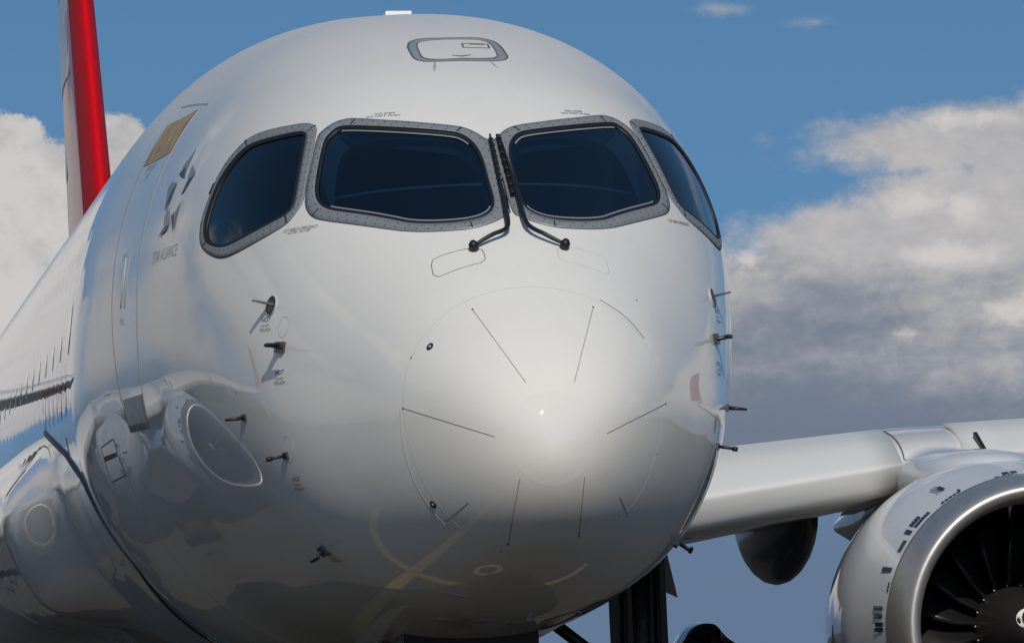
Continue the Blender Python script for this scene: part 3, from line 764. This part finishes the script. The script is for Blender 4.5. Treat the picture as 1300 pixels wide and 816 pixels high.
for sg in (-1, 1):
    L = HL([(231, 137), (240, 134.5), (252, 133), (263, 133)])
    if sg > 0: L = mirror(L)
    ribbon('rain_gutter', L, .014, m_tape, fus, .003)
    L = HL([(128.7, 568), (144, 557), (159.6, 603), (142, 612)])
    if sg > 0: L = mirror(L)
    pn = patch('drain_panel', resample(L, 40, True), m_white, plane, .001, 3); ribbon('panel_edge', resample(L, 80, True), .009, m_seam, pn, .0018, True)
    L = HL([(132, 580), (147.4, 573.6), (149.6, 579), (134, 586)])
    if sg > 0: L = mirror(L)
    patch('drain_flap', resample(L, 20, True), m_print, pn, .003, 2)

# --- titles and cabin windows
for sg in (-1, 1):
    P0 = on_skin((sg*1.75, 8.2, 2.85))[0]
    text('airline_lettering', 'SWISS', P0, .95, m_title, plane, off=.0009, sx=1.05, bold=.02)
    first = None
    for k in range(22):
        y = 6.7+.81*k; zc_ = 3.05; X = []
        for a in np.linspace(0, 2*math.pi, 21)[:-1]:
            ca_, sa_ = math.cos(a), math.sin(a)
            X.append(on_skin((sg*1.7, y+.125*np.sign(ca_)*abs(ca_)**.8, zc_+.185*np.sign(sa_)*abs(sa_)**.8))[0])
        patch('cabin_window', X, m_cabin, plane, .0022, 2, edge=.004)

# --- belly fairing
def fairing():
    zf = np.array([1.05, 1.3, 1.67, 2.17, 2.35, 2.54]); yf = np.array([7.6, 7.3, 6.35, 6.75, 7.6, 9.3])
    us = np.linspace(-1, 1, 97); rows = []; dist = np.r_[0, np.geomspace(.03, 14.5, 60), np.linspace(.9, 5.5, 90)]; dist = np.unique(dist)
    zb, zc, w = 1.04, 2.67, 1.73
    front = []
    for u in us:
        ph = abs(u)*rad(85.5); z = zc-(zc-zb)*math.cos(ph)
        front.append((np.sign(u)*w*math.sin(ph), np.interp(z, zf, yf), z))
    front = np.array(front); V = []
    for dd in dist:
        X = front.copy(); X[:, 1] += dd*(22.5-front[:, 1])/14.5*.98
        X = np.stack([X[:, 0], X[:, 1], X[:, 2]], -1)
        k = (1-math.exp(-dd/1.6))
        edge_ = np.clip((1-np.abs(us))/.25, 0, 1); edge_ = edge_*edge_*(3-2*edge_)
        low = np.clip(np.abs(us)*104/90, 0, 1); low = np.sin(low*math.pi*.5)**2*np.clip((1.02-np.abs(us))/.3, 0, 1)
        k3 = 1-math.exp(-(dd/5.)**2)
        off = .006+(.12*k*k*edge_+.15*k3*low)*np.clip((22.-X[:, 1])/4, 0, 1)
        zz_ = X[:, 2]; win = smooth01((2.50-zz_)/.35)*smooth01((zz_-1.38)/.4); win2 = smooth01((2.4-zz_)/.5)*smooth01((np.abs(us)-.25)/.25)
        off = off+(np.clip(.27*smooth01((X[:, 1]-8.0)/1.6), 0, 1)*win*min(1, dd*3)+.42*smooth01((X[:, 1]-11.2)/3.2)*win2*(1-.45*win))*np.clip((22.-X[:, 1])/4, 0, 1)
        S_ = on_skin(X); V.append(S_+nrm(S_)*off[:, None])
    V = np.vstack(V); n = len(us)
    o = skinmesh('belly_fairing', V, [(r*n+i, r*n+i+1, (r+1)*n+i+1, (r+1)*n+i) for r in range(len(dist)-1) for i in range(n-1)], m_white, plane)
    ribbon('fairing_seam', front, .03, m_seam, o, .009, step=.05)
    for sg in (-1, 1):
        P0 = on_skin((sg*.95, 11.0, 1.3))[0]; L = [P0+np.array([sg*.13*math.sin(a), .55*math.cos(a), .10*math.sin(a)]) for a in np.linspace(0, 2*math.pi, 33)[:-1]]
        S_ = on_skin(L, .235); mesh('fairing_oval', S_, [tuple(range(len(S_)))], m_dark, o)  # flat dark oval set just off the skin
fairing()

# --- wings
def naca(t, n=40, camber=.015):
    b = np.linspace(0, math.pi, n); x = (1-np.cos(b))/2
    yt = 5*t*(.2969*np.sqrt(x)-.126*x-.3516*x**2+.2843*x**3-.1036*x**4); yc = camber*4*x*(1-x)
    return x, yc+yt, yc-yt
def wing_sections(st, sgx, x0=0., x1=1., incid=.02):
    """st rows: span x, leading edge y, leading edge z, chord, thickness ratio"""
    rings = []
    for (X, yl, zl_, c, t) in st:
        x, u, l = naca(t); sel = (x >= x0-1e-6) & (x <= x1+1e-6)
        xs_ = np.r_[x[sel][::-1], x[sel][1:]] if x0 == 0 else np.r_[x[sel][::-1], x[sel]]
        zs = np.r_[u[sel][::-1], l[sel][1:]] if x0 == 0 else np.r_[u[sel][::-1], l[sel]]
        rings.append(np.stack([np.full(len(xs_), X*sgx), yl+xs_*c, zl_+zs*c-xs_*c*incid], -1))
    return rings
def loft(name, rings, m, parent, closed=True, caps=False):
    n = len(rings[0]); V = np.vstack(rings); F = []
    for r in range(len(rings)-1):
        for i in range(n if closed else n-1): F.append((r*n+i, r*n+(i+1) % n, (r+1)*n+(i+1) % n, (r+1)*n+i))
    if caps: F += [tuple(range(n)), tuple(range(len(V)-1, len(V)-n-1, -1))]
    return mesh(name, V, F, m, parent)
def lerp_sections(tab, xs_): tab = np.array(tab, float); return [tuple([x]+[float(np.interp(x, tab[:, 0], tab[:, k])) for k in range(1, 5)]) for x in xs_]
WT = [(1.2, 13.8, 1.97, 6.4, .135), (3.3, 15.05, 2.19, 5.2, .137), (5.3, 16.2, 2.47, 4.1, .137), (8.0, 17.8, 2.70, 3.1, .112), (12.0, 20.1, 2.92, 2.3, .108), (15.8, 22.3, 3.4, 1.5, .10), (16.7, 22.95, 3.75, 1.15, .10), (17.2, 23.6, 4.5, .8, .09), (17.45, 24.1, 5.3, .5, .09)]
for sg in (-1, 1):
    wg = loft('wing', wing_sections(lerp_sections(WT, np.r_[np.linspace(1.2, 15.8, 44), 16.3]), sg, 0, 1), m_wing, plane)
    loft('winglet', wing_sections(lerp_sections(WT, [16.3, 16.7, 17.0, 17.2, 17.35, 17.45]), sg), m_red, wg, True, True)
    # slats: drooped shells ahead of the fixed leading edge
    for a, b in ((1.95, 5.04), (5.62, 9.4), (9.45, 12.6), (12.65, 15.5)):
        sec = lerp_sections(WT, np.linspace(a, b, 12)); R_ = []
        for (X, yl, zl_, c, t) in sec:
            pr_ = np.array([(.87, .372), (.60, .338), (.30, .255), (.05, .135), (-.10, .055), (-.155, .022), (-.175, .0), (-.17, -.03), (-.13, -.11), (-.06, -.2), (.02, -.235), (.25, -.26), (.5, -.275)])
            pr_ = chaikin(pr_, 2, False)*(c/5.2)/c; rx, rz = pr_[:, 0], pr_[:, 1]
            R_.append(np.stack([np.full(len(rx), X*sg), yl+rx*c, zl_+rz*c+.012], -1))
        sl = loft('slat', R_, m_slatp, wg, False)
        md = sl.modifiers.new('thickness', 'SOLIDIFY'); md.thickness = .025
    for k_, (xa, xb, ch) in enumerate(((1.95, 4.92, .178), (5.75, 15.5, .178), (5.3, 15.5, .62))):
        pts = []
        for (X, yl, zl_, c, t) in lerp_sections(WT, np.linspace(xa, xb, 24)):
            x, u, l = naca(t, 80); pts.append((X*sg, yl+ch*c, zl_+float(np.interp(ch, x, u))*c-ch*c*.02+.003))
        mb = MB(); mb.tube(pts, .007, 6); mb.make('panel_joint', m_seam, wg)
    for X_ in (5.09,):
        (X, yl, zl_, c, t) = lerp_sections(WT, [X_])[0]; x, u, l = naca(t, 80); x2 = x[x < .2]
        pts = [(X*sg, yl+a_*c, zl_+b_*c-a_*c*.02+.004) for a_, b_ in zip(x2, u[x < .2])]
        mb = MB(); mb.tube(pts, .006, 6); mb.make('slat_end_gap', m_seam, wg)
    # flap track fairings
    for fx, fy, fz, ln, hh in ((4.80, 18.4, 2.22, 3.0, .48), (8.2, 19.3, 2.35, 3.0, .40), (11.6, 21.2, 2.7, 2.6, .30)):
        R_ = []
        for t in np.linspace(0, 1, 22):
            r_ = math.sin(math.pi*min(1, t*1.0)**.8)**.7 if 0 < t < 1 else .01; w_ = .29*hh/.56*r_; h_ = hh*r_; cz_ = fz-.02-.12*math.sin(math.pi*t)
            R_.append(np.array([(sg*fx+w_*math.cos(a), fy+t*ln, cz_+(h_*math.sin(a) if math.sin(a) < 0 else .25*math.sin(a)*r_)) for a in np.linspace(0, 2*math.pi, 25)[:-1]]))
        loft('flap_track_fairing', R_, m_fair, wg)
    # flap
    R_ = []
    for (X, yl, zl_, c, t) in lerp_sections(WT, np.linspace(2.0, 11.5, 14)):
        x, u, l = naca(.13, 16); xs_ = np.r_[x[::-1], x[1:]]*c*.26; zs = np.r_[u[::-1], l[1:]]*c*.26
        ca_, sa_ = math.cos(.10), math.sin(.10); R_.append(np.stack([np.full(len(xs_), X*sg), yl+c*.93+xs_*ca_+zs*sa_, zl_-.10*c*.5-xs_*sa_+zs*ca_+.10], -1))
    loft('flap', R_, m_wing, wg)
    # small vortex fence outboard of the engine
    v0 = at(1247, 570, 16.35); v0[0] *= sg; mb = MB(); T3 = [v0+np.array([0, -.02, 0]), v0+np.array([0, .28, 0]), v0+np.array([sg*-.02, .2, .14])]; T4 = [p+np.array([sg*.03, 0, 0]) for p in T3]
    mb.add(T3+T4, [(0, 1, 2), (5, 4, 3), (0, 3, 4, 1), (1, 4, 5, 2), (2, 5, 3, 0)]); mb.make('vortex_vane', m_dark, wg, False)

# --- engines
def engine(sg):
    cx, cy, cz_ = sg*5.39, 13.05, 1.225; C_ = (cx, cy, cz_)
    co = [(1.032, .34), (1.055, .5), (1.105, .8), (1.16, 1.15), (1.185, 1.5), (1.175, 1.9), (1.11, 2.5), (1.0, 3.2), (.88, 4.0), (.86, 4.15), (.84, 4.15), (.86, 3.6), (.88, 2.2), (.86, 1.2)]
    mb = MB(); mb.lathe(resample(chaikin(np.array(co[:10]), 2, False), 50).tolist()+co[10:], C_, 128)
    mb.V = [(v[0]+sg*.04*max(0, v[1]-cy-.5), v[1], v[2]) for v in mb.V]; e = mb.make('engine', m_nac, plane)
    a = []
    for q in np.linspace(0, 1, 40):
        an = math.pi*q; a.append(q)
    lipo = [(1.0325, .335), (1.018, .22), (.998, .12), (.972, .045), (.94, .005), (.915, 0.), (.888, .012), (.862, .05), (.845, .11), (.834, .2), (.829, .32)]
    mb = MB(); mb.lathe(resample(chaikin(np.array(lipo), 3, False), 60).tolist(), C_, 160); mb.make('inlet_lip', m_lip, e)
    mb = MB(); mb.lathe([(1.034, .333), (1.037, .338), (1.034, .345)], C_, 128); mb.make('lip_joint', m_seam, e)
    mb = MB(); mb.lathe([(.829, .322), (.828, .5), (.835, .8), (.85, 1.05), (.86, 1.25), (.93, 2.4)], C_, 96); mb.make('inlet_duct', m_duct, e)
    # spinner
    pr = [(0, .50), (.02, .502), (.06, .53), (.12, .60), (.19, .72), (.25, .86), (.285, .98), (.29, 1.05)]
    mb = MB(); mb.lathe(resample(chaikin(np.array(pr), 2, False), 30).tolist(), C_, 64); sp = mb.make('spinner', m_spin, e)
    mb = MB()
    V = []
    for k in range(16):
        t = k/15; an = 3.6+t*2.2*-1; r_ = .025+.095*t
        for wq in (-1, 1):
            rr = r_+wq*(.020*math.sin(math.pi*(.12+.88*t))); yy = np.interp(rr, [0, .02, .06, .12, .19, .25], [.494, .499, .535, .602, .718, .852])-.004
            V.append((cx+rr*math.cos(an), cy+yy, cz_+rr*math.sin(an)))
    mb.add(V, [(2*k, 2*k+1, 2*k+3, 2*k+2) for k in range(15)]); mb.make('spinner_swirl', m_swhite, sp, False)
    mb = MB()
    for k in range(18):
        an = 2*math.pi*k/18; p = np.array([cx+.282*math.cos(an), cy+.93, cz_+.282*math.sin(an)]); mb.tube([p, p+[0, -.012, 0]], .008, 6)
    mb.make('spinner_bolt', m_lip, sp)
    # blades
    bl = None
    for k in range(18):
        an = 2*math.pi*k/18+.1
        if bl is None:
            R_ = []
            for t in np.linspace(0, 1, 12):
                r_ = .27+t*.575; tw = rad(28+32*t); ch = .30+.10*math.sin(math.pi*t*.8); sweep = .10*math.sin(math.pi*t)-.03*t; lean = .10*t*t
                sec = []
                for c_ in np.r_[np.linspace(-.5, .5, 9), np.linspace(.5, -.5, 9)[1:-1]]:
                    th_ = (.016*(1-t*.6))*(1-(2*c_)**2); s_ = 1 if len(sec) < 9 else -1
                    bow = .06*(1-(2*c_)**2)
                    u_ = c_*ch; v_ = s_*th_*.5+bow*ch
                    y_ = u_*math.cos(tw)-v_*math.sin(tw)-sweep; x_ = u_*math.sin(tw)+v_*math.cos(tw)+lean
                    sec.append((x_, 1.06+y_, r_))
                R_.append(np.array(sec))
            bl = loft('fan_blade', R_, m_fan, e); o = bl
        else:
            o = bl.copy(); COL.objects.link(o); o.parent = e
        o.location = C_; o.rotation_euler = (0, an, 0)
    mb = MB(); mb.lathe([(.30, 1.02), (.31, 1.4), (.45, 2.0), (.55, 3.2), (.45, 4.3), (.3, 5.0), (0, 5.5)], C_, 48); mb.make('core_cowl', m_dark, e)
    for k in range(24):
        an = 2*math.pi*k/24; c_, s_ = math.cos(an), math.sin(an); ax = [(c_, 0, s_), (0, 1, 0), (-s_, 0, c_)]
        mb = MB(); mb.box((cx+.67*c_, cy+2.15, cz_+.67*s_), .52, .26, .022, ax); mb.make('guide_vane', m_dark, e, False)
    # stencilled marks beside the lip
    mb = MB()
    def marks(a0, a1, y0, y1, n, gap=.25):
        mb = MB(); nm = 'maker_emblem' if y0 > .63 else 'stencil_mark'
        for k in range(n):
            b0 = a0+(a1-a0)*k/n; b1 = b0+(a1-a0)/n*(1-gap); V = []
            for b_ in (b0, (b0+b1)/2, b1):
                for yy in (y0, y1):
                    rr = np.interp(yy, [.34, .5, .8, 1.15], [1.034, 1.060, 1.108, 1.158])+.0025; V.append((cx+rr*math.cos(b_), cy+yy, cz_+rr*math.sin(b_)))
            mb.add(V, [(0, 1, 3, 2), (2, 3, 5, 4)])
        o_ = mb.make(nm, m_navy, e, False); o_['kind'] = 'stuff'
    D = math.pi/180; s0 = 180 if sg > 0 else 0
    def A(dg): return (dg if sg > 0 else 180-dg)*D
    for a0, a1, y0, y1, n in ((96, 104, .36, .385, 3), (99, 92.5, .42, .5, 2), (126, 117, .37, .41, 5), (117.5, 116.5, .40, .47, 1), (139, 131, .40, .46, 6), (139, 134, .48, .56, 4), (142.5, 140.5, .42, .55, 2), (150, 145, .40, .47, 5), (158.5, 156, .42, .6, 1), (166, 162, .37, .40, 3), (173, 171.4, .42, .60, 3), (176, 174, .42, .58, 3), (181, 177, .40, .55, 2)):
        marks(A(a0), A(a1), y0, y1, n)
    marks(A(122), A(119), .66, .86, 4, .5); marks(A(120), A(118.5), .66, .80, 1, .1)
    # chine on the inboard shoulder, mid cowl
    # pylon
    R_ = []
    for y_, zt_, w_, zb_ in ((13.95, 2.27, .03, 2.1), (14.15, 2.39, .20, 2.1), (14.5, 2.46, .34, 2.1), (15.0, 2.49, .42, 2.1), (15.6, 2.52, .42, 2.1), (16.2, 2.56, .36, 2.0), (17.0, 2.55, .28, 1.9), (18.5, 2.4, .2, 1.8), (20., 2.1, .05, 2.0)):
        sec = []
        for q in np.linspace(0, 2*math.pi, 33)[:-1]:
            c_, s_ = math.cos(q), math.sin(q); sec.append((cx-.05*sg*0+w_*np.sign(c_)*abs(c_)**.9, y_, (zt_+zb_)/2+(zt_-zb_)/2*np.sign(s_)*abs(s_)**.9))
        R_.append(np.array(sec))
    loft('pylon', R_, m_nac, e)
    e.scale = (1.025, 1, 1.025); e.location = (cx*(1-1.025), 0, cz_*(1-1.025))
    return e
engine(1); engine(-1)

# --- fin and tailplane
def fin():
    R_ = []
    for (z, yl, c, th_) in ((4.2, 27.0, 7.2, .055), (5.0, 27.75, 6.6, .056), (6.5, 29.25, 5.5, .062), (8.0, 30.75, 4.6, .068), (10.2, 32.9, 3.3, .07), (10.9, 33.8, 2.6, .07)):
        x, u, l = naca(th_, 40, 0); xs_ = np.r_[x[::-1], x[1:]]; zs = np.r_[u[::-1], l[1:]]
        R_.append(np.stack([zs*c, yl+xs_*c, np.full(len(xs_), z)], -1))
    f_ = loft('tail_fin', R_, m_red, plane)
    L_ = []
    for (z, yl, c, th_) in ((4.2, 27.0, 7.2, .055), (5.0, 27.75, 6.6, .056), (6.5, 29.25, 5.5, .062), (8.0, 30.75, 4.6, .068), (10.2, 32.9, 3.3, .07), (10.9, 33.8, 2.6, .07)):
        x, u, l = naca(th_, 60, 0); q_ = x < .15; xs_ = np.r_[x[q_][::-1], x[q_][1:]]; zs = np.r_[u[q_][::-1], l[q_][1:]]
        L_.append(np.stack([zs*c*1.02+np.sign(zs)*.002, yl-.004+xs_*c, np.full(len(xs_), z)], -1))
    loft('leading_edge', L_, mat('leading_edge_red', (.60, .003, .010), .6, 0, 0, .12), f_, False)
    f_.location = (0, 1.5, 0)
    # dorsal fillet
    V = [(0, 22.5, 4.5), (0, 27.9, 5.35), (-.11, 28.2, 4.4), (.11, 28.2, 4.4), (0, 25.6, 4.86)]
    mesh('dorsal_fillet', V, [(0, 4, 2), (4, 1, 2), (0, 3, 4), (4, 3, 1)], m_red, f_, False)
    for sg in (-1, 1):   # white cross on each face
        for (y0, y1, z0, z1) in ((31.2, 34.2, 7.3, 8.3), (32.2, 33.2, 6.3, 9.3)):
            n = 12; V = []
            for k in range(n):
                for zq in (z0, z1):
                    y = y0+(y1-y0)*k/(n-1); yl = np.interp(zq, [5, 6.5, 8, 10.2], [27.75, 29.25, 30.75, 32.9]); c = np.interp(zq, [5, 6.5, 8, 10.2], [6.6, 5.5, 4.6, 3.3]); th_ = np.interp(zq, [5, 6.5, 8, 10.2], [.056, .062, .068, .07])
                    x = min(.99, max(.01, (y-yl)/c)); h = c*5*th_*(.2969*math.sqrt(x)-.126*x-.3516*x*x+.2843*x**3-.1036*x**4)
                    V.append((sg*(h+.006), y, zq))
            mesh('white_cross', V, [(2*k, 2*k+1, 2*k+3, 2*k+2) for k in range(n-1)], m_white, f_)
    for sg in (-1, 1):
        loft('tailplane', wing_sections(lerp_sections([(.2, 31.5, 3.9, 3.2, .1), (6.0, 34.6, 4.3, 1.4, .09)], np.linspace(.2, 6, 8)), sg), m_wing, plane)
fin()

# --- landing gear
def wheel(mbp, c, r, w, parent):
    mb = MB(); mb.lathe([(r*.55, -w/2*.8), (r*.8, -w/2), (r*.95, -w/2*.85), (r, -w/4), (r, w/4), (r*.95, w/2*.85), (r*.8, w/2), (r*.55, w/2*.8)], c, 40, 'x'); t = mb.make('wheel', m_tyre, parent)
    return t
def main_gear(sg):
    x = sg*3.29; y = 17.6
    mb = MB(); mb.tube([(x, y, 2.0), (x, y, .9), (x, y, .1)], [.13, .12, .09], 18); g_ = mb.make('main_gear_leg', m_dark, plane)
    mb = MB(); mb.tube([(sg*2.2, y+.3, 1.7), (x, y, .8)], .05, 10); mb.make('side_brace', m_dark, g_)
    mb = MB(); mb.tube([(x, y+.15, 1.9), (x-.05*sg, y+.3, 1.2), (x, y+.14, .35)], .035, 8); mb.make('torque_link', m_steel, g_)
    for dx in (-.14, .12): mb = MB(); mb.tube([(x+dx, y-.14, 2.0), (x+dx, y-.16, .5)], .022, 8); mb.make('hydraulic_line', m_black, g_)
    mb = MB(); mb.add([(x-sg*.26, y-.1, 1.95), (x+sg*.19, y-.1, 1.95), (x+sg*.22, y-.1, .4), (x-sg*.23, y-.1, .4), (x-sg*.26, y-.07, 1.95), (x+sg*.19, y-.07, 1.95), (x+sg*.22, y-.07, .4), (x-sg*.23, y-.07, .4)], [(0, 1, 2, 3), (7, 6, 5, 4), (0, 4, 5, 1), (1, 5, 6, 2), (2, 6, 7, 3), (3, 7, 4, 0)]); mb.make('leg_door', m_dark, g_, False)
    a = [at(835, 690, 17.9), at(847, 703, 17.9), at(860.5, 758, 17.9), at(843, 750, 17.9)]
    A_ = np.array(a); A_[:, 0] *= sg; B_ = A_+[0, .03, 0]
    mesh('gear_bay_door', np.vstack([A_, B_]), [(0, 1, 2, 3), (7, 6, 5, 4), (0, 4, 5, 1), (1, 5, 6, 2), (2, 6, 7, 3), (3, 7, 4, 0)], m_fair, g_, False)
    # curved wheel-well door hanging outboard
    pr = [(862, 830), (873, 812), (882, 799), (893, 791.5), (904, 789.5), (914, 791), (920, 799), (930, 809), (945, 818), (958, 832)]
    T_ = np.array([at(*p, 18.6) for p in pr]); T_[:, 0] *= sg; R_ = []
    for k, (dy, dz, sc) in enumerate(((-.0, -.10, .86), (.05, -.03, .96), (.18, 0, 1.), (.55, 0.01, 1.), (.9, -.05, .95), (1.0, -.14, .85))):
        c_ = T_.mean(0); Q_ = T_.copy(); Q_[:, 0] = c_[0]+(Q_[:, 0]-c_[0])*sc; Q_[:, 1] += dy; Q_[:, 2] += dz; Q_ = np.vstack([Q_[:1]-[0, 0, .3], Q_, Q_[-1:]-[0, 0, .3]]); R_.append(chaikin(Q_, 2, False))
    loft('wheel_door', R_, mat('dark_blue_gloss', (.015, .022, .035), .25, .0, 1.), g_, False, True)
    for dx in (-.33, .33): wheel(None, (x+dx, y, GZ+.5), .5, .32, g_)
main_gear(1); main_gear(-1)
def nose_gear():
    y = 3.5
    mb = MB(); mb.tube([(0, y, 1.6), (0, y-.05, .6), (0, y-.08, -.05)], [.085, .075, .06], 16); g_ = mb.make('nose_gear_leg', m_dark, plane)
    mb = MB(); mb.tube([(0, y+.1, 1.25), (0, y+.75, 1.3)], .04, 8); mb.make('drag_brace', m_dark, g_)
    mb = MB(); mb.tube([(-.2, y-.03, .75), (.2, y-.03, .75)], .045, 10); mb.make('steering_cylinder', m_dark, g_)
    for s_ in (-1, 1):
        mb = MB(); mb.tube([(s_*.12, y-.12, 1.0), (s_*.12, y-.2, 1.0)], [.06, .085], 20); mb.make('taxi_lamp', m_steel, g_)
        mb = MB(); x0 = s_*.40; P_ = [(x0-s_*.05, y-.0, 1.30), (x0-s_*.05, y+1.0, 1.27), (x0+s_*.02, y+1.0, .85), (x0+s_*.02, y-.0, .85)]
        Q_ = [(p[0]+s_*.02, p[1], p[2]) for p in P_]; mb.add(P_+Q_, [(0, 1, 2, 3), (7, 6, 5, 4), (0, 4, 5, 1), (1, 5, 6, 2), (2, 6, 7, 3), (3, 7, 4, 0)]); mb.make('gear_door', m_fair, g_, False)
        wheel(None, (s_*.2, y-.08, GZ+.35), .35, .2, g_)
        for k in range(3):
            mb = MB(); mb.tube([(s_*(.2+.05*k), y-.3+.2*k, 1.5), (s_*(.26+.04*k), y-.2+.2*k, 1.1)], .018, 6); mb.make('hydraulic_line', m_black, g_)
    mb = MB(); mb.box((0, y+.1, 1.235), .66, 1.5, .09); mb.make('gear_bay_dark', m_black, g_, False)  # flat black block stands in for the darkness inside the open bay
nose_gear()

# --- taxi lines under the nose
def gref(px, py):
    P0 = H(px, py); n_ = nrm(P0)[0]; v = P0-CO; v /= np.linalg.norm(v); r_ = v-2*v.dot(n_)*n_; t = (GZ-P0[2])/r_[2]; return (P0+t*r_)[:2]
ln = [gref(*p) for p in ((610, 650), (580, 680), (530, 725), (470, 770))]
d_ = (ln[3]-ln[0])/np.linalg.norm(ln[3]-ln[0])
ground_line([ln[0]-d_*40, ln[0], ln[1], ln[2], ln[3], ln[3]+d_*8], .24)
cv = [gref(*p) for p in ((475, 660), (490, 700), (520, 722), (580, 740), (640, 745), (700, 740), (745, 715))]
ground_line([cv[0]+(cv[0]-cv[1])*.5]+cv, .2, 'painted_stop_line', .008)

def ground_ring(c, r0_, r1_):
    V = []; n = 40
    for k in range(n):
        a = 2*math.pi*k/n; V += [(c[0]+r0_*math.cos(a), c[1]+r0_*math.sin(a), GZ+.005), (c[0]+r1_*math.cos(a), c[1]+r1_*math.sin(a), GZ+.005)]
    setp(mesh('service_pit_ring', V, [(2*k, 2*k+1, (2*k+3) % (2*n), (2*k+2) % (2*n)) for k in range(n)], m_pit), kind='structure')
m_pit = worn(mat('worn_white_marking', (.30, .29, .27), .8), 14., .6)
pc = gref(620, 723); ground_ring(pc, .15, .24)
